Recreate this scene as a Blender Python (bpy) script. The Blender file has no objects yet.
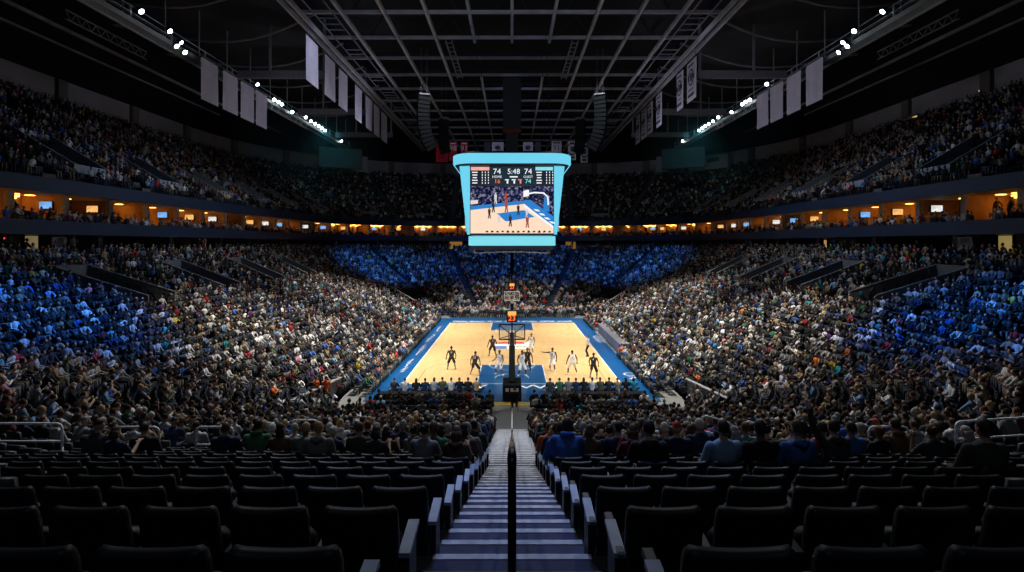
import bpy, bmesh, math, random
import numpy as np
from mathutils import Vector, Matrix
R = random.Random(7)
NR = np.random.default_rng(11)
SC = bpy.context.scene
COL = SC.collection
PI = math.pi
# camera: level at a seat high in the near stand, 18.7 mm on a 36 mm sensor
CY, CZ, F = -51.4, 9.76, 532.0

def tag(o, label=None, cat=None, group=None, kind=None):
    if label: o['label'] = label
    if cat: o['category'] = cat
    if group: o['group'] = group
    if kind: o['kind'] = kind
    return o

def thing(name, label, cat, loc=(0, 0, 0), rz=0.0, group=None):
    o = bpy.data.objects.new(name, None)
    COL.objects.link(o)
    o.location = loc
    o.rotation_euler = (0, 0, rz)
    o.empty_display_size = .1
    return tag(o, label, cat, group)

_n = 0
class MB:
    """collects boxes, tubes and quads; build() links them as one mesh object"""
    def __init__(s):
        s.v = []; s.f = []; s.mi = []
    def add(s, vs, fs, mi=0):
        b = len(s.v)
        s.v += [tuple(p) for p in vs]
        s.f += [tuple(i + b for i in f) for f in fs]
        s.mi += [mi] * len(fs)
        return s
    def box(s, c, d, rz=0.0, mi=0, rx=0.0):
        x, y, z = d[0] / 2, d[1] / 2, d[2] / 2
        M = Matrix.Rotation(rz, 3, 'Z') @ Matrix.Rotation(rx, 3, 'X')
        P = [Vector(c) + M @ Vector(p) for p in ((-x, -y, -z), (x, -y, -z), (x, y, -z), (-x, y, -z), (-x, -y, z), (x, -y, z), (x, y, z), (-x, y, z))]
        return s.add(P, [(0, 3, 2, 1), (4, 5, 6, 7), (0, 1, 5, 4), (1, 2, 6, 5), (2, 3, 7, 6), (3, 0, 4, 7)], mi)
    def beam(s, a, b, w, h, mi=0):
        a, b = Vector(a), Vector(b)
        d = (b - a).normalized()
        up = Vector((0, 0, 1)) if abs(d.z) < .95 else Vector((0, 1, 0))
        sx = d.cross(up).normalized() * w / 2
        sz = sx.cross(d).normalized() * h / 2
        P = [p + i * sx + j * sz for p in (a, b) for i, j in ((-1, -1), (1, -1), (1, 1), (-1, 1))]
        return s.add(P, [(3, 2, 1, 0), (4, 5, 6, 7), (0, 1, 5, 4), (1, 2, 6, 5), (2, 3, 7, 6), (3, 0, 4, 7)], mi)
    def tube(s, pts, r, n=8, mi=0, cap=True):
        pts = [Vector(p) for p in pts]
        rs = r if isinstance(r, (list, tuple)) else [r] * len(pts)
        ring = []
        prev = None
        for i, p in enumerate(pts):
            d = (pts[min(i + 1, len(pts) - 1)] - pts[max(i - 1, 0)]).normalized()
            if prev is None:
                ref = Vector((0, 0, 1)) if abs(d.z) < .9 else Vector((1, 0, 0))
                u = d.cross(ref).normalized()
            else:
                u = (prev - d * prev.dot(d)).normalized()
            prev = u
            w = d.cross(u)
            ring.append([p + rs[i] * (math.cos(2 * PI * k / n) * u + math.sin(2 * PI * k / n) * w) for k in range(n)])
        V = [q for rg in ring for q in rg]
        Fc = []
        for i in range(len(pts) - 1):
            for k in range(n):
                k2 = (k + 1) % n
                Fc.append((i * n + k, i * n + k2, (i + 1) * n + k2, (i + 1) * n + k))
        if cap:
            Fc.append(tuple(range(n))[::-1])
            Fc.append(tuple((len(pts) - 1) * n + k for k in range(n)))
        return s.add(V, Fc, mi)
    def lathe(s, c, prof, n=16, mi=0, axis='Z'):
        V = []
        for (r, h) in prof:
            for k in range(n):
                a = 2 * PI * k / n
                q = (r * math.cos(a), r * math.sin(a), h)
                if axis == 'Y': q = (q[0], h, q[1])
                if axis == 'X': q = (h, q[0], q[1])
                V.append((c[0] + q[0], c[1] + q[1], c[2] + q[2]))
        Fc = [(i * n + k, i * n + (k + 1) % n, (i + 1) * n + (k + 1) % n, (i + 1) * n + k) for i in range(len(prof) - 1) for k in range(n)]
        Fc.append(tuple(range(n))[::-1]); Fc.append(tuple((len(prof) - 1) * n + k for k in range(n)))
        return s.add(V, Fc, mi)
    def prism(s, poly, z0, z1, mi=0):
        n = len(poly)
        V = [(p[0], p[1], z0) for p in poly] + [(p[0], p[1], z1) for p in poly]
        return s.add(V, [tuple(range(n))[::-1], tuple(range(n, 2 * n))] + [(i, (i + 1) % n, n + (i + 1) % n, n + i) for i in range(n)], mi)
    def loft(s, rings, mi=0, closed=True, cap=True):
        n = len(rings[0])
        V = [q for rg in rings for q in rg]
        Fc = []
        for i in range(len(rings) - 1):
            for k in range(n if closed else n - 1):
                k2 = (k + 1) % n
                Fc.append((i * n + k, i * n + k2, (i + 1) * n + k2, (i + 1) * n + k))
        if cap:
            Fc.append(tuple(range(n))[::-1]); Fc.append(tuple((len(rings) - 1) * n + k for k in range(n)))
        return s.add(V, Fc, mi)
    def mesh(s, name, mats, smooth=False):
        me = bpy.data.meshes.new(name)
        me.from_pydata(s.v, [], s.f)
        for m in (mats if isinstance(mats, (list, tuple)) else [mats]): me.materials.append(m)
        if any(s.mi): me.polygons.foreach_set('material_index', s.mi)
        if smooth: me.polygons.foreach_set('use_smooth', [True] * len(s.f))
        me.update()
        return me
    def build(s, name, mats, parent=None, smooth=False, bevel=0.0):
        o = bpy.data.objects.new(name, s.mesh(name, mats, smooth))
        COL.objects.link(o)
        if parent: o.parent = parent
        if bevel:
            b = o.modifiers.new('bevel', 'BEVEL'); b.width = bevel; b.segments = 2; b.limit_method = 'ANGLE'
        return o

def struct(mb, name, mats, parent=None, smooth=False):
    o = mb.build(name, mats, parent, smooth)
    if not parent: o['kind'] = 'structure'
    return o

def clone(o, parent=None):
    c = o.copy(); COL.objects.link(c)
    if parent: c.parent = parent
    return c

def copy_tree(root, kids):
    """kids: {child: [grandchildren]}"""
    r = clone(root)
    out = {}
    for k, gs in kids.items():
        c = clone(k, r)
        out[c] = [clone(g, c) for g in gs]
    return r, out

# ---------------------------------------------------------------- materials
MATS = {}
def mat(name, col, rough=.6, metal=0.0, emit=None, strength=0.0, noise=.18, scale=6.0, src=None, spec=.4, bump=0.0):
    if name in MATS: return MATS[name]
    m = bpy.data.materials.new(name); m.use_nodes = True
    nt = m.node_tree; N = nt.nodes; L = nt.links
    b = N['Principled BSDF']
    b.inputs['Roughness'].default_value = rough
    b.inputs['Metallic'].default_value = metal
    b.inputs['Specular IOR Level'].default_value = spec
    tc = N.new('ShaderNodeTexCoord'); nz = N.new('ShaderNodeTexNoise')
    nz.inputs['Scale'].default_value = scale; nz.inputs['Detail'].default_value = 4
    L.new(tc.outputs['Object'], nz.inputs['Vector'])
    mr = N.new('ShaderNodeMapRange')
    mr.inputs['From Min'].default_value = .3; mr.inputs['From Max'].default_value = .7
    mr.inputs['To Min'].default_value = 1 - noise; mr.inputs['To Max'].default_value = 1 + noise
    L.new(nz.outputs['Fac'], mr.inputs['Value'])
    mx = N.new('ShaderNodeVectorMath'); mx.operation = 'MULTIPLY'
    if src == 'object':
        s = N.new('ShaderNodeObjectInfo'); L.new(s.outputs['Color'], mx.inputs[0])
    elif src:
        s = N.new('ShaderNodeAttribute'); s.attribute_name = src; L.new(s.outputs['Color'], mx.inputs[0])
    else:
        mx.inputs[0].default_value = col[:3]
    L.new(mr.outputs['Result'], mx.inputs[1])
    L.new(mx.outputs['Vector'], b.inputs['Base Color'])
    if emit:
        b.inputs['Emission Color'].default_value = (*emit, 1); b.inputs['Emission Strength'].default_value = strength
    if bump:
        bp = N.new('ShaderNodeBump'); bp.inputs['Strength'].default_value = bump
        L.new(nz.outputs['Fac'], bp.inputs['Height']); L.new(bp.outputs['Normal'], b.inputs['Normal'])
    MATS[name] = m
    return m

def glow(name, col, strength, vary=.12, scale=3.0):
    """a lit surface: emission with a little procedural unevenness"""
    if name in MATS: return MATS[name]
    m = bpy.data.materials.new(name); m.use_nodes = True
    nt = m.node_tree; N = nt.nodes; L = nt.links
    for n in list(N): N.remove(n)
    out = N.new('ShaderNodeOutputMaterial'); e = N.new('ShaderNodeEmission')
    tc = N.new('ShaderNodeTexCoord'); nz = N.new('ShaderNodeTexNoise'); nz.inputs['Scale'].default_value = scale
    L.new(tc.outputs['Object'], nz.inputs['Vector'])
    mr = N.new('ShaderNodeMapRange'); mr.inputs['To Min'].default_value = strength * (1 - vary); mr.inputs['To Max'].default_value = strength * (1 + vary)
    L.new(nz.outputs['Fac'], mr.inputs['Value']); L.new(mr.outputs['Result'], e.inputs['Strength'])
    e.inputs['Color'].default_value = (*col, 1)
    L.new(e.outputs['Emission'], out.inputs['Surface'])
    MATS[name] = m
    return m

def text_obj(s, size, m, parent, name='lettering', loc=(0, 0, 0), rot=(0, 0, 0), align='CENTER', extrude=0.002, sx=1.0):
    cu = bpy.data.curves.new(name, 'FONT'); cu.body = s; cu.size = size; cu.align_x = align; cu.align_y = 'CENTER'; cu.extrude = extrude
    cu.resolution_u = 2
    t = bpy.data.objects.new(name, cu); COL.objects.link(t)
    dg = bpy.context.evaluated_depsgraph_get()
    me = bpy.data.meshes.new_from_object(t.evaluated_get(dg))
    bpy.data.objects.remove(t); bpy.data.curves.remove(cu)
    me.materials.clear(); me.materials.append(m); me.name = name
    o = bpy.data.objects.new(name, me); COL.objects.link(o)
    o.location = loc; o.rotation_euler = rot; o.scale = (sx, 1, 1)
    if parent: o.parent = parent
    return o

ORD = ['zeroth', 'first', 'second', 'third', 'fourth', 'fifth', 'sixth', 'seventh', 'eighth', 'ninth', 'tenth', 'eleventh', 'twelfth', 'thirteenth', 'fourteenth', 'fifteenth', 'sixteenth', 'seventeenth', 'eighteenth', 'nineteenth', 'twentieth', 'twenty-first', 'twenty-second', 'twenty-third', 'twenty-fourth', 'twenty-fifth', 'twenty-sixth', 'twenty-seventh', 'twenty-eighth', 'twenty-ninth', 'thirtieth', 'thirty-first', 'thirty-second', 'thirty-third', 'thirty-fourth', 'thirty-fifth']

def in_view(x, y, margin=1.12):
    d = y - CY
    return d > .3 and abs(x) / d < .9625 * margin

# ---------------------------------------------------------------- plan of the bowl: nested rounded rectangles
def lerp(a, b, t): return a + (b - a) * t
class Ring:
    """a bowl between an inner and an outer rounded rectangle (half width, half length, corner radius)"""
    def __init__(s, inner, outer): s.i, s.o = inner, outer
    def dims(s, u): return [lerp(a, b, u) for a, b in zip(s.i, s.o)]
    def length(s, piece, u):
        A, B, Rr = s.dims(u)
        return {'N': A - Rr, 'F': A - Rr, 'S': 2 * (B - Rr), 'C1': PI / 2 * Rr, 'C2': PI / 2 * Rr}[piece]
    def pt(s, piece, f, u, sg=1):
        A, B, Rr = s.dims(u)
        if piece == 'N': x, y, n = f * (A - Rr), -B, (0, -1)
        elif piece == 'F': x, y, n = (1 - f) * (A - Rr), B, (0, 1)
        elif piece == 'S': x, y, n = A, -(B - Rr) + f * 2 * (B - Rr), (1, 0)
        else:
            a = (-PI / 2 if piece == 'C1' else 0) + f * PI / 2
            cy = -(B - Rr) if piece == 'C1' else B - Rr
            n = (math.cos(a), math.sin(a)); x, y = A - Rr + Rr * n[0], cy + Rr * n[1]
        return sg * x, y, sg * n[0], n[1]
LOW = Ring((10.8, 23.4, 6.0), (32.0, 51.4, 20.0))
NL = 28
def zl(k):                       # lower bowl tread height, kinked rake
    return .2877 * k if k <= 15 else 8.8 - .345 * (28 - k)
UPP = Ring((31.0, 51.0, 19.5), (49.0, 67.0, 37.0))
NU = 20
def zu(k): return 14.2 + .53 * k
# ---------------------------------------------------------------- shared materials
concrete = mat('concrete', (.055, .06, .068), .8, noise=.25, scale=2)
riser_m = mat('riser concrete', (.045, .055, .08), .85, noise=.25, scale=2)
dark = mat('black paint', (.010, .011, .013), .7)
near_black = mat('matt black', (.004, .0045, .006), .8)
steel = mat('grey painted steel', (.17, .17, .19), .55, .2, scale=3)
rail_m = mat('brushed steel rail', (.86, .88, .90), .4, 0)
white_p = mat('white paint', (.8, .8, .8), .5)
blue_p = mat('blue court paint', (.004, .080, .245), .3, noise=.06, scale=.8)
floor_m = mat('grey arena floor', (.21, .22, .215), .5, noise=.12)
yellow_wood = mat('ochre floor edge', (.45, .33, .08), .5)
fascia_m = mat('navy fascia', (.012, .032, .075), .45, noise=.12, scale=.6)
wall_m = mat('grey drywall', (.30, .29, .31), .8, noise=.1, scale=.5)
step_m = mat('blue grey step', (.045, .055, .125), .8, noise=.3, scale=5)
nosing_m = mat('pale worn nosing', (.62, .64, .70), .7, noise=.25, scale=9)

def wood_mat():
    m = bpy.data.materials.new('maple planks'); m.use_nodes = True
    N = m.node_tree.nodes; L = m.node_tree.links; b = N['Principled BSDF']
    tc = N.new('ShaderNodeTexCoord'); mp = N.new('ShaderNodeMapping'); mp.inputs['Rotation'].default_value = (0, 0, PI / 2)
    br = N.new('ShaderNodeTexBrick'); br.inputs['Scale'].default_value = 1.0
    br.inputs['Color1'].default_value = (.70, .475, .225, 1); br.inputs['Color2'].default_value = (.63, .41, .185, 1); br.inputs['Mortar'].default_value = (.60, .38, .16, 1)
    br.inputs['Mortar Size'].default_value = .004; br.inputs['Brick Width'].default_value = 1.6; br.inputs['Row Height'].default_value = .16
    L.new(tc.outputs['Object'], mp.inputs['Vector']); L.new(mp.outputs['Vector'], br.inputs['Vector']); L.new(br.outputs['Color'], b.inputs['Base Color'])
    b.inputs['Roughness'].default_value = .32; b.inputs['Specular IOR Level'].default_value = .35
    return m
wood = wood_mat()

# ---------------------------------------------------------------- floor and court
b = MB(); b.box((0, 5, -.1), (110, 130, .2)); floor = struct(b, 'floor', floor_m)
b = MB(); b.box((0, 0, .012), (18.5, 37.0, .024)); apron = struct(b, 'floor_apron', blue_p, floor)
b = MB(); b.box((0, 0, .016), (15.24, 28.65, .028)); struct(b, 'floor_hardwood', wood, floor)
b = MB(); b.box((0, -18.95, .012), (15.5, .75, .024)); struct(b, 'floor_wood_edge', yellow_wood, floor)
ZP = .031
def strip(mb, pts, w, z=ZP, closed=False):
    P = [Vector((p[0], p[1], 0)) for p in pts]
    n = len(P)
    for i in range(n if closed else n - 1):
        a, c = P[i], P[(i + 1) % n]
        d = (c - a).normalized(); nn = Vector((-d.y, d.x, 0)) * w / 2; e = d * (w * .25 if n < 7 else 0)
        q = [a - nn - e, c - nn + e, c + nn + e, a + nn - e]
        mb.add([(v.x, v.y, z) for v in q], [(0, 1, 2, 3)])
def arc(cx, cy, r, a0, a1, n=28): return [(cx + r * math.cos(lerp(a0, a1, i / n)), cy + r * math.sin(lerp(a0, a1, i / n))) for i in range(n + 1)]
b = MB(); k = MB(); d_ = MB()
strip(b, [(-7.62, -14.33), (7.62, -14.33), (7.62, 14.33), (-7.62, 14.33)], .075, closed=True)
for s in (-1, 1):
    k.add([(-2.44, s * 14.30, ZP - .0005), (2.44, s * 14.30, ZP - .0005), (2.44, s * 8.53, ZP - .0005), (-2.44, s * 8.53, ZP - .0005)], [(0, 1, 2, 3)])
    strip(b, [(-2.44, s * 14.33), (-2.44, s * 8.53), (2.44, s * 8.53), (2.44, s * 14.33)], .055, ZP + .001)
    strip(b, arc(0, s * 8.53, 1.83, 0, 2 * PI, 40), .05, ZP + .001)
    strip(b, arc(0, s * 12.73, 1.22, PI if s > 0 else 0, 2 * PI if s > 0 else PI, 24), .05, ZP + .001)
    a0 = math.asin(1.6 / 7.24) if False else math.acos(6.7 / 7.24)
    y0 = 12.73 - 7.24 * math.sin(a0)
    strip(d_, [(-6.7, s * 14.33), (-6.7, s * y0)] + [(-6.7 if i == 0 else x, y) for i, (x, y) in enumerate(arc(0, s * 12.73, 7.24, PI + a0 if s > 0 else PI - a0, 2 * PI - a0 if s > 0 else a0, 40))] + [(6.7, s * y0), (6.7, s * 14.33)], .05)
strip(b, arc(0, 0, 1.83, 0, 2 * PI, 40), .05, ZP + .003); strip(d_, [(-7.62, 0), (-2.9, 0)], .05); strip(d_, [(2.9, 0), (7.62, 0)], .05)
struct(b, 'floor_white_line', mat('white court line', (.85, .85, .84), .4), floor)
struct(k, 'floor_key_area', blue_p, floor)
struct(d_, 'floor_dark_line', mat('dark court line', (.14, .09, .05), .4), floor)
# centre-court mark: a white band with red and blue stripes and dark glyph shapes
b = MB(); b.add([(-1.75, -2.0, ZP), (1.75, -2.0, ZP), (1.75, 1.5, ZP), (-1.75, 1.5, ZP)], [(0, 1, 2, 3)]); struct(b, 'floor_centre_band', mat('white court mark', (.8, .8, .8), .4), floor)
b = MB(); b.add([(-1.75, .4, ZP + .001), (1.2, .4, ZP + .001), (1.2, 1.5, ZP + .001), (-1.75, 1.5, ZP + .001)], [(0, 1, 2, 3)]); struct(b, 'floor_red_stripe', mat('red court mark', (.55, .06, .05), .4), floor)
b = MB(); b.add([(-1.75, -2.0, ZP + .001), (-.5, -2.0, ZP + .001), (-.5, -.7, ZP + .001), (-1.75, -.7, ZP + .001)], [(0, 1, 2, 3)]); struct(b, 'floor_blue_stripe', mat('blue court mark', (.04, .16, .5), .4), floor)
b = MB()
for gx in (.15, .75, 1.35):
    strip(b, arc(gx, -.9, .26, .5, 5.4, 10), .14, ZP + .002)
struct(b, 'floor_dark_glyph', mat('dark court line', (.14, .09, .05)), floor)
# scribbled signature marks left and right on the hardwood
b = MB()
for sx, sy, k_ in ((-6.1, -3.4, 1), (5.2, 6.4, 1), (5.8, 5.6, 1)):
    for i in range(7):
        strip(b, [(sx + i * .22, sy + R.uniform(-.3, .2)), (sx + i * .22 + .2, sy + R.uniform(.1, .7))], .05)
struct(b, 'floor_signature_mark', mat('dark court line', (.14, .09, .05)), floor)
# broken white wordmarks painted along the apron
wl = mat('white court line', (.85, .85, .84))
b = MB()
for i in range(46):
    y = -12.5 + i * .52
    if 2 < i % 12: strip(b, [(-8.5 + R.uniform(-.12, .12), y), (-8.35 + R.uniform(-.2, .2), y + .42)], .08, .026)
for i in range(8): strip(b, [(8.5, 1.5 + i * .5), (8.5 + R.uniform(.6, 1.3), 1.3 + i * .5)], .09, .026)
strip(b, arc(8.8, -11.6, .42, 0, 2 * PI, 14), .1, .026); strip(b, [(8.5, -13), (9.1, -12.6), (8.6, -12.4)], .12, .026)
for i in range(34):
    x = -7.4 + i * .44
    if abs(x) > .2 and i % 5 != 4: strip(b, [(x, 15.6 + R.uniform(-.1, .1)), (x + .34, 15.7 + R.uniform(-.1, .1))], .42, .026)
struct(b, 'floor_apron_mark', wl, floor)
o = text_obj('Y', 1.35, wl, floor, 'floor_apron_letter', (-2.15, -15.15, .026), align='CENTER', extrude=.001, sx=1.3)
o = text_obj('W1', 1.35, wl, floor, 'floor_apron_letter', (1.95, -15.15, .026), align='CENTER', extrude=.001, sx=1.5)
b = MB()
for i in range(10): strip(b, [(0, -19.9 - i * .36), (0, -20.1 - i * .36)], .07, .003)
struct(b, 'floor_dashed_line', wl, floor)

# ---------------------------------------------------------------- lower bowl: treads, aisles, tunnels
BL = [('N', 0, 1), ('C1', 0, .5), ('C1', .5, 1)] + [('S', a, c) for a, c in zip((0, .135, .31, .485, .66, .83), (.135, .31, .485, .66, .83, 1))] + [('C2', 0, .5), ('C2', .5, 1), ('F', 0, 1)]
VOM = [('S', f, 1.35, 18, 24) for f in (.2225, .3975, .5725, .745)] + [('C2', .40, 3.0, 4, 8)]
def half_aisle(k, near): return (.59 if k >= 14 else .8) if near else .55
def block_spans(blk, k, margin):
    """seat-able intervals (in metres along the row) of a block on row k"""
    p, f0, f1 = blk
    u = (k + .5) / NL; Lp = LOW.length(p, u)
    a0, a1 = f0 * Lp, f1 * Lp
    a, c = a0 + half_aisle(k, p == 'N' and f0 == 0) * margin, a1 - half_aisle(k, False) * margin
    if p == 'F': c = a1 - .25 * margin if k > 12 else a1
    sp = [(a, c)]
    for (vp, vf, hw, k0, k1) in VOM:
        if vp == p and f0 <= vf < f1 and k0 <= k < k1:
            m = vf * Lp
            sp = [(a, m - hw), (m + hw, c)]
    return [(s, e) for s, e in sp if e - s > .3], Lp
tr = MB(); ai = MB(); ns = MB()
def ribbon(mb, mbr, piece, sg, k, f0, f1, n, z, dz):
    ua, ub = k / NL, (k + 1) / NL
    A = [LOW.pt(piece, lerp(f0, f1, i / n), ua, sg) for i in range(n + 1)]
    Bq = [LOW.pt(piece, lerp(f0, f1, i / n), ub, sg) for i in range(n + 1)]
    V = [(p[0], p[1], z) for p in A] + [(p[0], p[1], z) for p in Bq] + [(p[0], p[1], z + dz) for p in Bq] + [(p[0], p[1], z - .4) for p in A]
    m = n + 1
    Fc = [(i, i + 1, m + i + 1, m + i) for i in range(n)]
    if sg < 0: Fc = [f[::-1] for f in Fc]
    mb.add(V, Fc + [(3 * m + i, 3 * m + i + 1, i + 1, i) for i in range(n)])
    mbr.add(V, [(m + i, m + i + 1, 2 * m + i + 1, 2 * m + i) for i in range(n)], 1)
for sg in (1, -1):
    for blk in BL:
        for k in range(NL):
            sp, Lp = block_spans(blk, k, 0)
            for (s, e) in sp:
                n = 1 if blk[0] in 'NSF' else 4
                ribbon(tr, tr, blk[0], sg, k, s / Lp, e / Lp, n, zl(k), zl(k + 1) - zl(k))
bowl = struct(tr, 'terrace_floor', [concrete, riser_m])
bowl['kind'] = 'structure'
# aisle steps: two to a row, with pale nosings
SPOKES = sorted({(p, f0) for p, f0, f1 in BL} | {('F', 1.0)})
for sg in (1, -1):
    for (p, f) in SPOKES:
        if p == 'N' and f == 0 and sg < 0: continue
        if p == 'F' and f == 1.0: continue
        for k in range(NL):
            for h in (0, .5):
                u0, u1 = (k + h) / NL, (k + h + .5) / NL
                x0, y0, nx, ny = LOW.pt(p, f, u0, sg); x1, y1, _, _ = LOW.pt(p, f, u1, sg)
                if not in_view(x0, y0, 1.4): continue
                mid = Vector(((x0 + x1) / 2, (y0 + y1) / 2, 0)); d = Vector((x1 - x0, y1 - y0, 0))
                near = p == 'N' and f == 0
                if not near and h == 0: continue
                w = 2 * half_aisle(k, near)
                zt = zl(k) + (zl(k + 1) - zl(k)) * h + .006
                rz = math.atan2(-d.x, d.y)
                ai.box((mid.x, mid.y, zt - .15), (w, d.length + .01, .3), rz)
                nd = d.normalized()
                ns.box((x0 + nd.x * .035, y0 + nd.y * .035, zt + .002), (w, .065 if near and k >= 14 else .10 if near else .08, .008), rz)
struct(ai, 'aisle_floor', step_m, bowl)
struct(ns, 'aisle_nosing', nosing_m, bowl)
# tunnel mouths: sloping parapets, back wall and dark floor
vw = mat('tunnel parapet', (.17, .185, .20), .7); vi = mat('tunnel inner wall', (.05, .06, .07), .8)
pv = MB(); dv = MB()
for sg in (1, -1):
    for (p, f, hw, k0, k1) in VOM:
        def P(off, k, z):
            u = k / NL; Lp = LOW.length(p, u); x, y, _, _ = LOW.pt(p, f + off / Lp, u, sg); return Vector((x, y, z))
        zf = zl(k0) - .3
        top = 0.95
        for s in (-1, 1):
            a, c = s * hw, s * (hw + .14)
            q = [P(a, k0 - .3, zf), P(a, k1 + .3, zf), P(a, k1 + .3, zl(k1) + top), P(a, k0 - .3, zl(k0) + top), P(c, k0 - .3, zf), P(c, k1 + .3, zf), P(c, k1 + .3, zl(k1) + top), P(c, k0 - .3, zl(k0) + top)]
            pv.add(q, [(0, 1, 2, 3), (7, 6, 5, 4), (3, 2, 6, 7), (0, 3, 7, 4), (1, 5, 6, 2)], 1 if p == 'C2' else 0)  # far-corner parapets in black, standing in for the dark of the openings
            e0, e1 = P((a + c) / 2, k0 - .3, zl(k0) + top + .03), P((a + c) / 2, k1 + .3, zl(k1) + top + .03)
            pv.beam(e0, e1, .17, .06, 2)
        q = [P(-hw, k1 + .1, zf), P(hw, k1 + .1, zf), P(hw, k1 + .1, zl(k1) + top), P(-hw, k1 + .1, zl(k1) + top), P(-hw, k1 + .3, zl(k1) + top), P(hw, k1 + .3, zl(k1) + top)]
        pv.add(q, [(0, 1, 2, 3), (3, 2, 5, 4)], 1 if p == 'C2' else 0)
        dv.add([P(-hw, k0 - .3, zf), P(hw, k0 - .3, zf), P(hw, k1 + .3, zf), P(-hw, k1 + .3, zf)], [(0, 1, 2, 3)])
        dv.add([P(-hw, k1, zf), P(hw, k1, zf), P(hw, k1, zl(k1) - .4), P(-hw, k1, zl(k1) - .4)], [(0, 1, 2, 3)])
struct(pv, 'wall_tunnel', [vw, dark, mat('tunnel coping', (.34, .36, .40), .6)]); struct(dv, 'wall_tunnel_opening', mat('dim tunnel floor', (.035, .04, .048), .8))
# low pale-topped walls at the near corners of the floor
for s_ in (-1, 1):
    b = MB(); b.beam((s_ * 11.2, -16.6, .5), (s_ * 12.5, -22.8, .5), .14, 1.0); b.beam((s_ * 11.2, -16.6, 1.03), (s_ * 12.5, -22.8, 1.03), .26, .07, 1); b.beam((s_ * 12.5, -22.8, .5), (s_ * 13.6, -22.9, .5), .14, 1.0)
    struct(b, 'wall_corner_%s' % ('left' if s_ < 0 else 'right'), [mat('corner wall', (.10, .11, .12), .7), mat('pale coping', (.28, .29, .30), .6)])

# ---------------------------------------------------------------- suite level and concourse
def ring_pts(A, B, Rr, y0=-30, n=10):
    """points of a rounded rectangle from the left side (y=y0) round the far end to the right side"""
    P = [(A, y0)] + [(A, lerp(y0, B - Rr, i / 8)) for i in range(1, 9)]
    P += [(A - Rr + Rr * math.cos(a), B - Rr + Rr * math.sin(a)) for a in [PI / 2 * i / n for i in range(1, n + 1)]]
    L_ = [(-x, y) for x, y in P]
    return P + L_[::-1]
def wallring(mb, dim, z0, z1, y0=-30, mi=0):
    P = ring_pts(*dim, y0)
    n = len(P)
    mb.add([(x, y, z0) for x, y in P] + [(x, y, z1) for x, y in P], [(i, i + 1, n + i + 1, n + i) for i in range(n - 1)], mi)
def deck(mb, d0, d1, z0, z1=None, y0=-30, mi=0):
    P, Q = ring_pts(*d0, y0), ring_pts(*d1, y0); n = len(P); z1 = z0 if z1 is None else z1
    mb.add([(x, y, z0) for x, y in P] + [(x, y, z1) for x, y in Q], [(i, i + 1, n + i + 1, n + i) for i in range(n - 1)], mi)
def rr(off): return (31 + off, 51 + off, 19.5 + off)
b = MB(); deck(b, rr(.9), rr(6), 8.8); struct(b, 'concourse_floor', concrete)
b = MB(); wallring(b, rr(5.6), 8.6, 11.0); struct(b, 'wall_concourse', mat('dark concourse wall', (.05, .055, .065), .8))
b = MB(); wallring(b, rr(0), 10.4, 11.35); deck(b, rr(0), rr(.15), 11.35); wallring(b, rr(.15), 10.7, 11.35); deck(b, rr(0), rr(6), 10.4, 10.4)
struct(b, 'wall_lower_fascia', fascia_m)
b = MB()
for o0, o1, z in ((.15, 1.2, 10.75), (1.2, 2.2, 11.0), (2.2, 5.4, 11.25)): deck(b, rr(o0), rr(o1), z); wallring(b, rr(o1), z, z + .3)
struct(b, 'suite_floor', mat('dark suite carpet', (.05, .045, .045), .9))
b = MB(); wallring(b, rr(5.2), 11.2, 13.4); struct(b, 'wall_suite_back', mat('warm suite wall', (.34, .20, .085), .7, noise=.45, scale=.7))
b = MB(); deck(b, rr(.3), rr(5.4), 13.3); struct(b, 'ceiling_suite', mat('suite ceiling', (.70, .42, .17), .7))
b = MB(); wallring(b, rr(0), 13.25, 14.2); deck(b, rr(0), rr(.2), 14.2); wallring(b, rr(.2), 13.9, 14.2); deck(b, rr(0), rr(.4), 13.25)
struct(b, 'wall_upper_fascia', fascia_m)
# dividers between suites, warm ceiling lamps, televisions
def walk(dim, step, y0=-26):
    P = ring_pts(*dim, y0=-30, n=40); out = []; acc = 0; nxt = 0
    for (a, c) in zip(P, P[1:]):
        a, c = Vector((*a, 0)), Vector((*c, 0)); l = (c - a).length
        while nxt <= acc + l:
            q = a + (c - a) * ((nxt - acc) / l); d = (c - a).normalized()
            out.append((q.x, q.y, d.y, -d.x)); nxt += step
        acc += l
    return out
div = MB(); lamp = MB(); W = walk(rr(2.2), 4.36)
col_m = mat('pale suite pillar', (.36, .36, .38), .7)
for (x, y, nx, ny) in W:
    a, c = Vector((x, y, 0)), Vector((nx, ny, 0))
    rz = math.atan2(ny, nx)
    div.box((x + nx * 1.5, y + ny * 1.5, 12.25), (3.1, .14, 2.1), rz)
    div.box((x - nx * .1, y - ny * .1, 12.25), (.35, .42, 2.1), rz, 1)
struct(div, 'wall_suite_divider', [mat('warm suite wall', (.34, .20, .085)), col_m])
warm = glow('warm suite downlight', (1.0, .40, .07), 9.0)
W2 = [( (a[0] + c[0]) / 2, (a[1] + c[1]) / 2, a[2] + c[2], a[3] + c[3]) for a, c in zip(W, W[1:])]
b = MB(); tvn = 0
for i, (x, y, nx, ny) in enumerate(W2):
    l = math.hypot(nx, ny); nx, ny = nx / l, ny / l; rz = math.atan2(ny, nx)
    if not in_view(x, y, 1.25): continue
    on = (i * 7 % 5) != 3
    if on: b.box((x + nx * 2.85, y + ny * 2.85, 13.24), (.12, 3.4, .08), rz)
    for t in ((-1.2, 0, 1.2) if on else (0,)):
        b.box((x + nx * 1.6 - ny * t, y + ny * 1.6 + nx * t, 13.27), (.5, .34, .03), rz)
        b.box((x + nx * 2.75 - ny * t, y + ny * 2.75 + nx * t, 13.1), (.12, .3, .12), rz)
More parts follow.
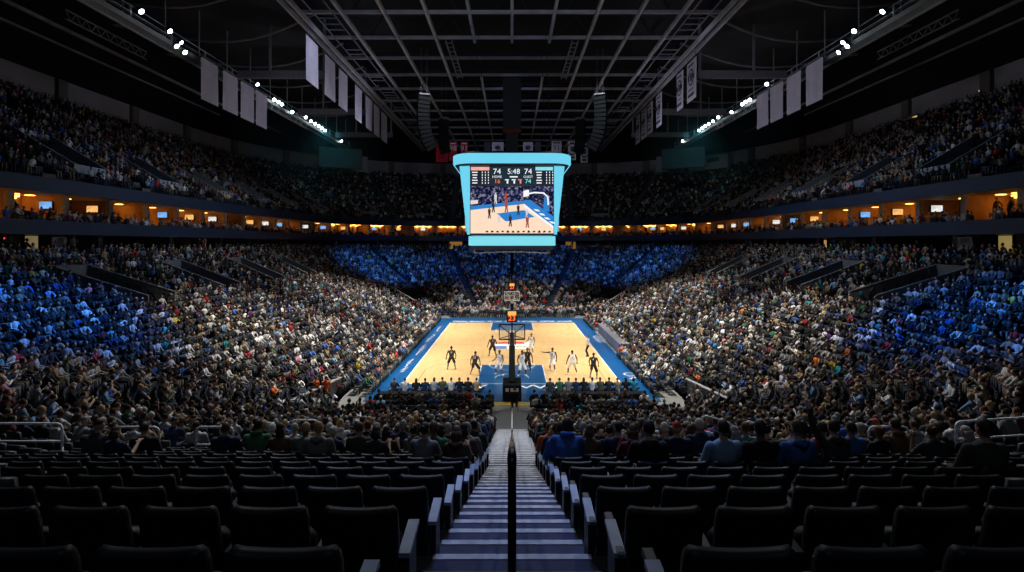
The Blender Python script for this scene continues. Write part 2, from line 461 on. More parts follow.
struct(b, 'ceiling_suite_lamp', warm)
tv_screens = [glow('television picture ' + n, c, .95, .8, 2.5) for n, c in (('blue', (.2, .45, .85)), ('white', (.8, .8, .75)), ('amber', (1, .5, .15)))]
nth = 0
for i, (x, y, nx, ny) in enumerate(W2):
    l = math.hypot(nx, ny); nx, ny = nx / l, ny / l
    if not in_view(x, y, 1.0) or i % 4 == 3: continue
    side = 'left' if x < 0 else 'right'
    if abs(nx) > .7:                         # side suites: the set hangs on the partition that faces down the hall
        wx, wy = (W[i + 1] if x > 0 else W[i])[:2]
        loc, rz = (wx + nx * 1.15, wy + ny * 1.15 - .16, 12.62), 0
    else: loc, rz = (x + nx * 2.7, y + ny * 2.7, 12.72), math.atan2(ny, nx) - PI / 2
    t = thing('television', 'television', 'television', loc, rz)
    t['_d'] = y
    m = MB(); m.box((0, 0, 0), (1.0, .07, .6)); m.build('frame', dark, t, bevel=.01)
    m = MB(); m.box((0, -.04, 0), (.92, .012, .52)); m.build('screen', tv_screens[i % 3], t)
    m = MB(); m.box((0, .12, 0), (.3, .2, .2)); m.build('wall_bracket', dark, t)
for side, s in (('left', -1), ('right', 1)):
    tv = sorted([o for o in COL.objects if o.name.startswith('television') and o.parent is None and o.location.x * s > 0], key=lambda o: math.atan2(o.location.y - CY, abs(o.location.x)))
    for j, o in enumerate(tv):
        o['label'] = 'lit television in a suite, %s one counted from the %s picture edge' % (ORD[j + 1], side)
        o['group'] = 'televisions in the suites'
        del o['_d']
# lit concourse doors, dark columns, notice boards
W3 = walk(rr(1.6), 8.72)
b = MB()
for (x, y, nx, ny) in W3: b.box((x, y, 9.6), (.5, .5, 1.6), math.atan2(ny, nx))
struct(b, 'concourse_column', mat('dark concourse column', (.09, .095, .11), .7))
def lit_door(n, x, y, nx, ny, w, h, col, st, off=5.5):
    rz = math.atan2(ny, nx)
    m = MB(); m.box((x, y, 8.8 + h / 2), (.06, w, h), rz); o = struct(m, 'door_%d' % n, glow('door light %d' % n, col, st, .35, 1.5))
    m = MB()
    for t in (-1, 1): m.box((x - ny * t * (w / 2 + .06), y + nx * t * (w / 2 + .06), 8.8 + h / 2), (.16, .12, h + .1), rz)
    m.box((x, y, 8.8 + h + .05), (.16, w + .24, .1), rz); m.build('door_frame', dark, o)
for n, (x, y, nx, ny, w, h, c, s) in enumerate([(-35, -12.7, -1, 0, 1.1, 1.55, (1, .75, .35), .16), (35, -13.7, 1, 0, 1.1, 1.55, (1, .75, .25), .22), (-11.2, 54.5, 0, 1, 2.6, 1.4, (1, .5, .12), .22), (11.6, 54.5, 0, 1, 2.2, 1.4, (1, .5, .14), .16), (-35, 9, -1, 0, .7, 1.4, (1, .55, .2), .4), (35, 8, 1, 0, .7, 1.4, (1, .6, .2), .4), (.4, 54.5, 0, 1, 1.2, 1.2, (1, .5, .12), .5)]): lit_door(n + 1, x, y, nx, ny, w, h, c, s)
for s, nm, lx in ((-1, 'left', -32.2), (1, 'right', 32.2)):
    t = thing('notice_board', 'grey section board on a post under the lower fascia at %s' % nm, 'sign', (lx, -13.6, 8.8))
    m = MB(); m.box((0, 0, .95), (.06, 1.2, 1.0)); m.build('panel', mat('pale notice', (.32, .32, .36), .6), t)
    m = MB(); m.box((-s * .04, 0, 1.2), (.02, .7, .35)); m.build('printed_patch', mat('grey print', (.12, .12, .15)), t)
    m = MB(); m.tube([(0, 0, 0), (0, 0, .5)], .04); m.build('post', dark, t)
    # blue led ribbon ends on the two fascias at the picture's edge, and a small red exit lamp
    for z, y0, y1, lab in ((13.95, -24, -19.9, 'upper'), (11.15, -24, -20.3, 'lower')):
        t = thing('ribbon_display', 'bright blue led strip on the %s fascia at the %s picture edge' % (lab, nm), 'display', (s * 30.93, (y0 + y1) / 2, z), 0)
        m = MB(); m.box((0, 0, 0), (.08, y1 - y0, .5)); m.build('housing', dark, t)
        m = MB(); 
        for i in range(9): m.box((-s * .05, (i - 4) * (y1 - y0) / 9.3, R.uniform(-.05, .05)), (.02, (y1 - y0) / 11, R.uniform(.25, .42)))
        m.build('lit_segment', glow('led blue', (.08, .42, 1), 1.6), t)
    t = thing('exit_lamp', 'small red exit lamp beside the lit concourse doorway at far %s' % nm, 'lamp', (s * 34.8, -14.8 if s < 0 else -15.6, 10.15))
    m = MB(); m.box((0, 0, 0), (.1, .4, .12)); m.build('lens', glow('red exit lens', (1, .05, .03), 1.2), t)
    m = MB(); m.box((s * .04, 0, 0), (.1, .46, .18)); m.build('housing', dark, t)

# ---------------------------------------------------------------- upper bowl
UB = [('S', a, c) for a, c in zip((.1, .25, .4, .55, .7, .85), (.25, .4, .55, .7, .85, 1))] + [('C2', 0, .33), ('C2', .33, .66), ('C2', .66, 1), ('F', 0, 1)]
b = MB(); ua_ = MB()
for sg in (1, -1):
    for (p, f0, f1) in UB:
        for k in range(NU):
            n = 1 if p in 'SF' else 5
            A = [UPP.pt(p, lerp(f0, f1, i / n), k / NU, sg) for i in range(n + 1)]; Q = [UPP.pt(p, lerp(f0, f1, i / n), (k + 1) / NU, sg) for i in range(n + 1)]
            m = n + 1
            V = [(q[0], q[1], zu(k)) for q in A] + [(q[0], q[1], zu(k)) for q in Q] + [(q[0], q[1], zu(k + 1)) for q in Q]
            b.add(V, [(i, i + 1, m + i + 1, m + i) for i in range(n)]); b.add(V, [(m + i, m + i + 1, 2 * m + i + 1, 2 * m + i) for i in range(n)], 1)
            for fe in (f0,) if p != 'F' else (f0,):
                x0, y0, _, _ = UPP.pt(p, fe, k / NU, sg); x1, y1, _, _ = UPP.pt(p, fe, (k + 1) / NU, sg)
                if in_view(x0, y0, 1.3):
                    d = Vector((x1 - x0, y1 - y0, 0)); ua_.box(((x0 + x1) / 2, (y0 + y1) / 2, zu(k) + .13), (1.0, d.length, .26), math.atan2(-d.x, d.y))
ub = struct(b, 'upper_terrace_floor', [concrete, riser_m])
struct(ua_, 'upper_aisle_floor', mat('upper aisle step', (.10, .105, .12), .8), ub)
# parapets of the upper tunnel mouths
b = MB()
for sg in (1, -1):
    for (p, f) in [('S', f) for f in (.325, .475, .625, .775, .925)] + [('C2', .165), ('C2', .5), ('C2', .83)]:
        for s in (-1, 1):
            def P(off, k, z):
                u = k / NU; x, y, _, _ = UPP.pt(p, f + off / UPP.length(p, u), u, sg); return (x, y, z)
            q = [P(s * 1.5, 1, zu(1)), P(s * 1.5, 6, zu(6)), P(s * 1.5, 6, zu(6) + .9), P(s * 1.5, 1, zu(1) + .9)]
            q += [P(s * 1.65, 1, zu(1)), P(s * 1.65, 6, zu(6)), P(s * 1.65, 6, zu(6) + .9), P(s * 1.65, 1, zu(1) + .9)]
            b.add(q, [(0, 1, 2, 3), (7, 6, 5, 4), (3, 2, 6, 7), (0, 3, 7, 4)])
        q = [P(-1.5, 1.1, zu(1)), P(1.5, 1.1, zu(1)), P(1.5, 1.1, zu(1) + .9), P(-1.5, 1.1, zu(1) + .9)]
        b.add(q, [(0, 1, 2, 3)])
struct(b, 'wall_upper_tunnel', mat('upper tunnel parapet', (.34, .38, .42), .8))
# wall behind the upper bowl with columns
def r2(off): return (49 + off, 67 + off, 37 + off)
b = MB(); wallring(b, r2(.3), 24.6, 27.7, -26); deck(b, r2(-.1), r2(.3), 24.8); struct(b, 'wall_upper', wall_m)
b = MB()
for (x, y, nx, ny) in walk(r2(.1), 11.2): b.box((x, y, 26.1), (.5, 1.2, 3.0), math.atan2(ny, nx))
struct(b, 'wall_upper_column', mat('brown grey column', (.14, .13, .12), .8))
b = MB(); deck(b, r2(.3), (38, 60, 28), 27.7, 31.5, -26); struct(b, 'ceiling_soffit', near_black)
# ---------------------------------------------------------------- roof
ZG = CZ + 20.2
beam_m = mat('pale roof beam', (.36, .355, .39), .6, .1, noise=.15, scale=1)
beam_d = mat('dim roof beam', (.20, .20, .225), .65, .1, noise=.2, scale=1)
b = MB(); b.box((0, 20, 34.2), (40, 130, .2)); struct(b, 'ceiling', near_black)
b = MB()
for s in (-1, 1): b.add([(s * 20, -30, 33), (s * 44, -30, 31), (s * 44, 85, 31), (s * 20, 85, 33)], [(0, 1, 2, 3)])
struct(b, 'ceiling_outer_deck', mat('dark roof deck', (.016, .016, .018), .9, noise=.4, scale=.3))
Y0, Y1 = CY + 36, CY + 118
for X in (0, 3.72, 7.45, 11.15, 14.85):
    for s in ((1,) if X == 0 else (-1, 1)):
        spans = [(Y0, CY + 53.1)] if X == 0 else [(Y0, CY + 53.1), (CY + 64.7, Y1)] if X < 4 else [(Y0, Y1)]
        for (a, c) in spans:
            m = MB(); m.beam((s * X, a, ZG), (s * X, c, ZG), .26, .34); struct(m, 'ceiling_beam', beam_m)
for i in range(13):
    d = 41.1 + 5.8 * i
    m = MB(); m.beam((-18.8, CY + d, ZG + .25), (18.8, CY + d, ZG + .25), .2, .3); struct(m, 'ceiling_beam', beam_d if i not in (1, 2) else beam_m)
    m = MB(); m.beam((-18.8, CY + d, ZG + 2.6), (18.8, CY + d, ZG + 2.6), .25, .35)
    for j in range(12):
        x = -17.2 + j * 3.12; m.beam((x, CY + d, ZG + .3), (x + (1.5 if j % 2 else -1.5), CY + d, ZG + 2.6), .12, .12)
    struct(m, 'ceiling_truss', dark)
for s in (-1, 1):
    m = MB()
    for o in (0, .75): m.beam((s * (18.3 + o), Y0, ZG - .2), (s * (18.3 + o), Y1, ZG - .2), .2, .42)
    struct(m, 'ceiling_edge_beam', beam_m)
    m = MB()
    for i in range(60):
        y = Y0 + i * 1.3
        if (i // 3) % 2: m.beam((s * 15.7, y, ZG + .05), (s * 17.4, y, ZG + .05), .1, .1)
    for o in (15.7, 17.4): m.beam((s * o, Y0, ZG + .05), (s * o, Y1, ZG + .05), .08, .12)
    struct(m, 'ceiling_catwalk_grating', beam_d)
    m = MB()
    for o in (6.0, 6.6): m.beam((s * o, CY + 53, ZG), (s * o, CY + 64.8, ZG), .1, .2)
    for i in range(10): m.beam((s * 6.0, CY + 53.5 + i * 1.2, ZG), (s * 6.6, CY + 53.5 + i * 1.2, ZG), .08, .08)
    struct(m, 'ceiling_ladder_beam', beam_d)
    for d in (55, 70.5, 85.4):
        m = MB(); m.beam((s * 19.2, CY + d, CZ + 17.5), (s * 28.3, CY + d, CZ + 17.5), .5, .75); struct(m, 'ceiling_cross_beam', steel)
        m = MB(); m.beam((s * 19.4, CY + d, CZ + 17.5), (s * 19.4, CY + d, 33), .25, .25); m.beam((s * 25, CY + d, CZ + 17.5), (s * 25, CY + d, 32.5), .2, .2); struct(m, 'ceiling_hanger', beam_d)
    for i in range(6):                      # bowed roof cables in the dark outer bays
        y = CY + 44 + i * 8
        m = MB(); m.tube([(s * x, y + 3 * math.sin((x - 19) / 20 * PI), 32.4 - (x - 19) * .06 - 1.1 * math.sin((x - 19) / 20 * PI)) for x in range(19, 40, 2)], .12, 6); struct(m, 'ceiling_cable', beam_d)
    m = MB(); m.beam((s * 40, CY + 40, CZ + 19.2), (s * 40, CY + 92, CZ + 19.2), .2, .3); m.beam((s * 44, CY + 40, CZ + 19.4), (s * 44, CY + 80, CZ + 19.4), .2, .2); struct(m, 'ceiling_outer_pipe', beam_d)

# lighting catwalks, lattice trusses and floodlights
cat_m = mat('catwalk grey', (.33, .37, .38), .5, .3)
flood_lens = glow('floodlight lens', (.85, .96, 1.0), 12.0, .02)
FLOODS = []
nl = 0
for s, nm in ((-1, 'left'), (1, 'right')):
    t = thing('lighting_catwalk', 'long grey steel lighting catwalk hung under the roof over the %s stand' % nm, 'catwalk', (s * 30, CY + 66, 27.1))
    m = MB(); m.box((0, 0, 0), (1.1, 60, .1)); m.beam((-.55, -30, .0), (-.55, 30, 0), .12, .4); m.beam((.55, -30, 0), (.55, 30, 0), .12, .4); m.build('walk_deck', cat_m, t)
    for o in (-.55, .55):
        m = MB()
        for z in (.6, 1.1): m.tube([(o, -30, z), (o, 30, z)], .045, 6)
        m.build('guard_rail', cat_m, t)
    for i in range(13):
        m = MB(); m.beam((s * -.55, -30 + i * 5, 0), (s * -.55, -30 + i * 5, 1.15), .14, .14); m.beam((0, -30 + i * 5, .2), (0, -30 + i * 5, 5.2), .1, .1); m.build('hanger_post', cat_m, t)
    m = MB()
    for i in range(14):
        y = -2 + i * .9
        m.beam((s * -.55, y, -.9), (s * -.55, y + .9, -.1 if i % 2 else -.9), .06, .06); m.beam((s * -.55, y, -.1), (s * -.55, y, -.9), .06, .06)
    m.beam((s * -.55, -2, -.9), (s * -.55, 10.6, -.9), .08, .08); m.build('lamp_bracket_truss', cat_m, t)
    t = thing('lattice_truss', 'slim grey lattice truss hanging outside the %s lighting catwalk' % nm, 'truss', (s * 34, CY + 45, CZ + 17.5))
    m = MB()
    for z in (-.35, .35): m.beam((0, -4.5, z), (0, 4.5, z), .1, .1)
    m.build('chord', steel, t)
    m = MB()
    for i in range(18): m.beam((0, -4.5 + i * .5, -.35 if i % 2 else .35), (0, -4 + i * .5, .35 if i % 2 else -.35), .06, .06)
    m.build('lacing', steel, t)
    for y in (-4, 4):
        m = MB(); m.tube([(0, y, .3), (0, y, 4)], .02, 5); m.build('hanging_cable', dark, t)
    spec = [(41.8, .9), (45.3, .75), (46.2, -.2), (46.8, .35), (47.4, -.3), (60.9, .9), (65.2, .3), (66.4, .35), (67.4, .3), (70.6, .1), (75.2, .5), (77.2, .4), (78.8, .4), (80.2, .4), (81.6, .35), (83, .3), (91, .2)]
    for i, (d, dz) in enumerate(spec):
        x, y, z = s * 29.2, CY + d, 27.2 + dz
        t = thing('floodlight', 'bright white floodlight on the %s catwalk, %s counted from the nearest' % (nm, ORD[i + 1]), 'floodlight', (x, y, z), 0, 'floodlights on the catwalks')
        q = (Vector((0, R.uniform(-22, 4), 2)) - Vector((x, y, z))).normalized()
        t.rotation_mode = 'QUATERNION'; t.rotation_quaternion = q.to_track_quat('Z', 'Y')
        if i == 0 and nl == 0:
            h = MB().lathe((0, 0, 0), [(.07, -.36), (.13, -.3), (.16, -.1), (.23, .1), (.24, .12)], 14).build('housing', dark, t, True)
            ln = MB().lathe((0, 0, 0), [(.215, .125), (.2, .145), (.08, .175)], 14).build('lens', flood_lens, t, True)
            yk = MB(); yk.tube([(-.25, 0, -.05), (-.27, 0, -.42), (.27, 0, -.42), (.25, 0, -.05)], .03, 6); yk = yk.build('yoke', steel, t)
            proto = (h, ln, yk)
        else:
            for p_ in proto: clone(p_, t)
        nl += 1
        FLOODS.append((x, y, z))

# banners
cloth_w = mat('pale lilac banner cloth', (.50, .49, .58), .85, noise=.10, scale=1.2)
print_m = mat('dark banner print', (.05, .055, .075), .8)
red_c = mat('red banner cloth', (.42, .012, .035), .8)
def banner(label, x, y, zt, w, h, rz, cloth, art, group, n=0, hang=1.6):
    t = thing('hanging_banner', label, 'banner', (x, y, zt), rz, group)
    m = MB(); nx, nz = 8, 10
    V = [(lerp(-w / 2, w / 2, i / nx), .05 * math.sin(i * 1.3 + n) * (j / nz), -h * j / nz) for j in range(nz + 1) for i in range(nx + 1)]
    m.add(V, [(j * (nx + 1) + i, j * (nx + 1) + i + 1, (j + 1) * (nx + 1) + i + 1, (j + 1) * (nx + 1) + i) for j in range(nz) for i in range(nx)])
    c = m.build('cloth', cloth, t, True)
    m = MB(); m.tube([(-w / 2 - .05, 0, 0), (w / 2 + .05, 0, 0)], .035, 6); m.build('top_bar', dark, t)
    m = MB(); m.tube([(-w / 2, 0, -h), (w / 2, 0, -h)], .03, 6); m.build('bottom_bar', dark, t)
    for s in (-1, 1):
        m = MB(); m.tube([(s * w * .4, 0, 0), (s * w * .4, 0, hang)], .015, 5); m.build('cord', dark, t)
    if art == 'emblem':
        m = MB()
        for i in range(20):
            a0, a1 = 2 * PI * i / 20, 2 * PI * (i + 1) / 20
            m.beam((.72 * math.cos(a0), -.09, -h * .42 + .8 * math.sin(a0)), (.72 * math.cos(a1), -.09, -h * .42 + .8 * math.sin(a1)), .02, .16)
        m.box((0, -.09, -h * .42), (.5, .02, .75)); m.box((0, -.09, -h * .12), (w * .55, .02, .22)); m.box((0, -.09, -h * .72), (w * .5, .02, .12)); m.box((0, -.09, -h * .86), (w * .6, .02, .32))
        m.build('printed_emblem', print_m, c)
    elif art == 'figure':
        m = MB(); m.lathe((0, -.09, -.9), [(.02, -.3), (.34, -.2), (.45, 0), (.34, .25), (.02, .36)], 12); m.box((0, -.09, -2.0), (1.1, .02, 1.3)); m.build('printed_emblem', print_m, c)
    elif art:
        text_obj(art, 1.15, white_p if cloth in (red_c,) else print_m, c, 'printed_number', (0, -.1, -h * .36), (PI / 2, 0, 0), extrude=.005)
        m = MB(); m.box((0, -.09, -h * .1), (w * .7, .02, .18)); m.build('printed_bar', white_p if cloth in (red_c,) else print_m, c)
    return t
n = 0
for i, (a, c) in enumerate([(206, 194), (187, 177), (173, 164.5), (157, 150), (146.4, 139.5), (138.5, 132.4), (131, 125)]):
    d0, d1 = 10001.6 / a, 10001.6 / c
    banner('blank pale banner in the inner left row of seven, %s one from the near end' % ORD[i + 1], -18.8, CY + (d0 + d1) / 2, CZ + 19.2, d1 - d0, 4.2, PI / 2, cloth_w, None, 'blank banners, inner left row', i, .6)
for i, (a, c) in enumerate([(311, 294), (289, 274.5), (271, 258), (256, 245)]):
    d0, d1 = 15960 / a, 15960 / c
    for s, nm in ((-1, 'left'), (1, 'right')):
        banner('blank pale banner beside the %s catwalk, %s of four from the near end' % (nm, ORD[i + 1]), s * 30 * .965, CY + .965 * (d0 + d1) / 2, CZ + 17.5, .965 * (d1 - d0), 4.0, PI / 2 * -s, cloth_w, None, 'blank banners by the %s catwalk' % nm, i, 1.2)
for i, (a, c) in enumerate([(184.6, 175), (171.5, 164.6), (150, 144), (140.7, 135.6), (134.6, 129.4), (128, 124)]):
    d0, d1 = 10001.6 / a, 10001.6 / c
    banner('pale banner with dark printed emblem, right side row, %s one from the near end' % ORD[i + 1], 18.8, CY + (d0 + d1) / 2, CZ + 19.2, d1 - d0, 4.2, -PI / 2, cloth_w, 'emblem', 'printed banners, right row', i, .6)
far_b = [(436, 448, 143, red_c, None, 'red banner with white edge, outermost left behind the scoreboard'), (449, 457, 141.7, red_c, '98', 'red banner numbered 98 behind the scoreboard at left'), (460.5, 468, 141.7, red_c, '91', 'red banner numbered 91 behind the scoreboard at left'), (484, 490.5, 142, print_m, None, 'narrow dark banner left of the pale figure banner behind the scoreboard'),
         (492, 503.5, 142, cloth_w, 'figure', 'pale banner with a round dark figure, left of the scoreboard hoist'), (523, 533, 142, cloth_w, 'figure', 'pale banner with a round dark figure, right of the scoreboard hoist'), (535, 541, 142, print_m, None, 'narrow dark banner right of the pale figure banner behind the scoreboard'), (551.5, 561.5, 141, cloth_w, '31', 'pale banner numbered 31 behind the scoreboard at right'), (568, 576, 141, cloth_w, 'emblem', 'pale banner with dark emblem between the 31 banner and the outermost right'), (580.5, 588, 143.5, cloth_w, 'emblem', 'pale blue-edged banner with emblem, outermost right behind the scoreboard')]
for i, (a, c, yt, cl, art, lab) in enumerate(far_b):
    k_ = 80 / 532
    banner(lab, ((a + c) / 2 - 512) * k_, CY + 80, CZ + k_ * (244 - yt), (c - a) * k_, 2.9, 0, cl, art, 'banners behind the scoreboard', i, 2.0)
# panels on the far upper corners
for s, nm in ((-1, 'left'), (1, 'right')):
    x = s * 150.5 / 532 * 96
    t = thing('square_panel', 'small pale square panel under the roof at the far %s corner' % nm, 'panel', (x, CY + 96, CZ + .18 * 80), s * -.35)
    m = MB(); m.box((0, 0, 0), (2.1, .1, 2.8)); m.build('panel_face', wall_m, t)
    m = MB(); m.box((0, .15, 0), (1.6, .2, 2.2)); m.build('panel_frame', dark, t)
    x = s * 171 / 532 * 93
    t = thing('projection_screen', 'wide dark teal-lit screen beside the pale square panel at the far %s' % nm, 'screen', (x, CY + 93, CZ + .175 * 86), s * -.45)
    m = MB(); m.box((0, 0, 0), (7.2, .1, 3.4)); m.build('screen_cloth', mat('dark teal-lit screen', (.05, .10, .11), .7), t)  # teal light on the dark panel put into its colour
    m = MB(); m.beam((-3.7, .1, 1.75), (3.7, .1, 1.75), .12, .12); m.beam((-3.7, .1, -1.75), (3.7, .1, -1.75), .12, .12); m.build('screen_frame', dark, t)
# hanging loudspeaker arrays
sp_m = mat('black speaker cabinet', (.0035, .004, .005), .8, spec=.1); gr_m = mat('speaker grille', (.005, .006, .007), .7, spec=.1)
for (px, d, yt, n, lab) in ((424, 55, 97, 13, 'longest black curved speaker array hanging at the left of the scoreboard'), (444, 68, 120, 10, 'shorter black speaker array hanging behind the long one at left of the scoreboard'), (600, 55, 97, 13, 'longest black curved speaker array hanging at the right of the scoreboard'), (580, 68, 120, 10, 'shorter black speaker array hanging behind the long one at right of the scoreboard')):
    x = (px - 512) / 532 * d; s = 1 if x < 0 else -1
    t = thing('speaker_array', lab, 'loudspeaker', (x, CY + d, CZ + (244 - yt) / 532 * d), s * .35)
    p = Vector((0, 0, 0)); a = -.08
    m = MB(); m.box((0, 0, .25), (1.1, .7, .12)); m.tube([(.3, 0, .3), (.3, 0, 5)], .02, 5); m.tube([(-.3, 0, .3), (-.3, 0, 5)], .02, 5); m.build('hanging_frame', steel, t)
    for i in range(n):
        dirv = Vector((math.sin(a) * s, 0, -math.cos(a))); mid = p + dirv * .21
        m = MB(); m.box((0, 0, 0), (1.25, .75, .38)); o = m.build('cabinet', sp_m, t, bevel=.02)
        o.location = mid; o.rotation_euler = (0, -a * s, 0)
        m = MB(); m.box((0, -.385, 0), (1.15, .02, .32)); m.build('grille', gr_m, o)
        p = p + dirv * .43; a += .012 + .008 * i

# glowing boxes standing in for warm-lit concourse openings over the right upper rows and the pale booth in the far right corner
for i, (y, z, L_) in enumerate(((30.6, 24.75, 5.5), (14.4, 25.2, 3.4), (3.8, 25.8, 1.1))):
    t = thing('lit_opening', 'warm lit opening at the top of the right upper tier, %s from the picture edge' % ORD[3 - i], 'lamp', (48.95, y, z))
    m = MB(); m.box((0, 0, 0), (.12, L_, .22)); m.build('lens', glow('warm slot', (1, .62, .25), .55, .5, 1.2), t)
    m = MB(); m.box((.1, 0, 0), (.2, L_ + .2, .4)); m.build('housing', dark, t)
t = thing('control_booth', 'pale boxy booth with dark windows in the far right upper corner', 'booth', (38.6, 52.8, 24.3), math.radians(-49.4))
m = MB(); m.box((0, 0, 1.3), (8.2, 1.2, 2.6)); m.build('booth_wall', mat('pale booth', (.42, .44, .45), .7), t)
for x, w in ((-2.2, 1.6), (1.2, 2.4)):
    m = MB(); m.box((x, -.62, 1.75), (w, .06, .8)); m.build('window', dark, t)
# ---------------------------------------------------------------- centre-hung scoreboard
cyan = glow('cyan led wall', (.165, .66, .88), 1.0, .06, .4)
cyan2 = glow('pale cyan led band', (.22, .74, .86), 1.0, .06, .4)
sbk = mat('scoreboard black frame', (.012, .02, .05), .4)
sb = thing('scoreboard', 'huge centre-hung video scoreboard with glowing cyan rim above the court', 'scoreboard', (0, 0, 0))
def rrect(a, bb, r, z, n=6):
    P = []
    for cx, cy, a0 in ((a - r, -(bb - r), -PI / 2), (a - r, bb - r, 0), (-(a - r), bb - r, PI / 2), (-(a - r), -(bb - r), PI)):
        P += [(cx + r * math.cos(a0 + PI / 2 * i / n), cy + r * math.sin(a0 + PI / 2 * i / n), z) for i in range(n + 1)]
    return P
m = MB(); m.loft([rrect(5.15, 5.3, 1.8, 16.78), rrect(5.28, 5.45, 1.8, 16.85), rrect(5.28, 5.45, 1.8, 17.55), rrect(5.18, 5.3, 1.8, 17.65)]); m.build('rim_display', cyan, sb)
m = MB(); m.loft([rrect(5.0, 5.0, 1.6, 16.64), rrect(5.12, 5.2, 1.7, 16.77)]); m.loft([rrect(5.0, 4.9, 1.5, 17.71), rrect(4.6, 4.5, 1.5, 17.95)]); m.build('rim_frame', sbk, sb)
m = MB(); m.loft([rrect(3.78, 4.2, .3, 10.55), rrect(4.35, 4.2, .3, 16.66)]); m.build('core', sbk, sb)
m = MB(); m.loft([rrect(3.85, 4.45, .25, 9.62), rrect(3.85, 4.45, .25, 10.45)]); m.build('lower_band', cyan2, sb)
m = MB(); m.loft([rrect(3.6, 4.2, .25, 9.2), rrect(3.78, 4.35, .25, 9.6)]); m.build('underside', sbk, sb)
m = MB(); m.tube([(-3.3, -4.3, 9.3), (-3.3, -4.3, 8.95), (-1, -4.3, 9.05), (1, -4.3, 9.05), (3.3, -4.3, 8.95), (3.3, -4.3, 9.3)], .05, 6); m.build('underside_rail', steel, sb)
for s in (-1, 1):
    for f in (-1, 1):
        m = MB(); q = [(s * 3.72, f * 4.42, 10.6), (s * 3.98, f * 4.3, 10.6), (s * 4.66, f * 4.3, 16.66), (s * 3.72, f * 4.42, 16.66)]
        m.add(q + [(a, c - f * .1, z) for a, c, z in q], [(0, 1, 2, 3), (4, 7, 6, 5), (0, 3, 7, 4), (1, 5, 6, 2)]); m.build('corner_panel', cyan, sb)
    m = MB(); m.box((s * 4.15, 0, 13.5), (.1, 7.6, 5.2)); m.build('side_screen', glow('side video picture', (.25, .45, .75), .8, .7, .8), sb)
m = MB()
m.box((0, 0, 19.2), (1.2, 1.2, 2.6)); m.box((0, 0, 23.0), (1.75, 1.4, 5.2)); m.build('hoist_tower', mat('black hoist', (.006, .007, .010), .7), sb)
m = MB(); m.box((0, -.72, 20.55), (1.7, .04, .35)); m.build('hoist_lamp_strip', glow('dull red strip', (.35, .08, .05), .04), sb)
for s in (-1, 1):
    for f in (-1, 1):
        m = MB(); m.tube([(s * 3.5, f * 3.5, 17.9), (s * 3.0, f * 3, 30.2)], .03, 5); m.build('lifting_cable', dark, sb)
YS = -4.47                                  # the front picture, a flat screen
def flat(parent, name, pts, m_, dy):
    m = MB(); m.add([(x, YS - dy, z) for x, z in pts], [tuple(range(len(pts)))]); return m.build(name, m_, parent)
def crowd_screen_mat():
    m_ = bpy.data.materials.new('video crowd'); m_.use_nodes = True; N = m_.node_tree.nodes; L = m_.node_tree.links
    for x in list(N): N.remove(x)
    o = N.new('ShaderNodeOutputMaterial'); e = N.new('ShaderNodeEmission'); tc = N.new('ShaderNodeTexCoord'); v = N.new('ShaderNodeTexVoronoi'); v.inputs['Scale'].default_value = 6.5
    cr = N.new('ShaderNodeValToRGB'); L.new(tc.outputs['Object'], v.inputs['Vector'])
    sep = N.new('ShaderNodeSeparateColor'); L.new(v.outputs['Color'], sep.inputs['Color']); L.new(sep.outputs['Red'], cr.inputs['Fac']); L.new(cr.outputs['Color'], e.inputs['Color']); L.new(e.outputs['Emission'], o.inputs['Surface'])
    el = cr.color_ramp.elements; el[0].color = (.004, .006, .02, 1); el[1].color = (.45, .40, .55, 1); el[1].position = 1
    for p_, c_ in ((.45, (.02, .03, .09, 1)), (.7, (.10, .09, .22, 1)), (.85, (.22, .2, .3, 1))):
        q = el.new(p_); q.color = c_
    cr.color_ramp.interpolation = 'CONSTANT'; e.inputs['Strength'].default_value = 1.0
    return m_
m = MB(); m.box((0, YS + .05, 13.63), (7.42, .08, 6.06)); front = m.build('front_screen', sbk, sb)
flat(front, 'video_crowd', [(-3.66, 12.2), (3.66, 12.2), (3.66, 14.85), (-3.66, 14.85)], crowd_screen_mat(), .01)
peach = glow('video court', (1.0, .74, .55), 1.0, .05); vblue = glow('video blue', (.03, .22, .62), 1.0, .1); vwhite = glow('video white', (.95, .95, .97), 1.0, .02); vdark = glow('video dark', (.012, .02, .035), 1.0)
flat(front, 'video_court', [(-3.66, 10.7), (3.66, 10.7), (3.66, 11.2), (1.1, 13.3), (-3.66, 12.75)], peach, .014)
flat(front, 'video_apron', [(-3.66, 12.75), (1.1, 13.3), (3.66, 11.25), (3.66, 12.2), (1.6, 13.65), (-3.66, 13.1)], vblue, .016)
flat(front, 'video_key', [(-1.35, 12.45), (1.05, 12.75), (2.0, 12.15), (-.55, 11.75)], vblue, .018)
flat(front, 'video_baseline', [(.95, 13.12), (1.15, 13.2), (3.66, 11.35), (3.66, 11.1)], vwhite, .019)
for i in range(4): flat(front, 'video_apron_mark', [(1.9 + i * .45, 12.85 - i * .36), (2.3 + i * .45, 12.8 - i * .36), (2.5 + i * .45, 12.62 - i * .36), (2.1 + i * .45, 12.67 - i * .36)], vwhite, .0195)
m = MB(); m.tube([(1.2, YS - .02, 14.15), (2.0, YS - .02, 14.3), (2.8, YS - .02, 14.25), (3.15, YS - .02, 13.9), (3.2, YS - .02, 13.2)], .07, 5); m.build('video_hoop_arm', vwhite, front)
flat(front, 'video_backboard', [(1.0, 13.9), (1.5, 14.0), (1.5, 14.55), (1.0, 14.45)], vwhite, .02); flat(front, 'video_stanchion', [(2.75, 12.7), (3.3, 12.6), (3.3, 13.9), (2.85, 13.9)], vblue, .02)
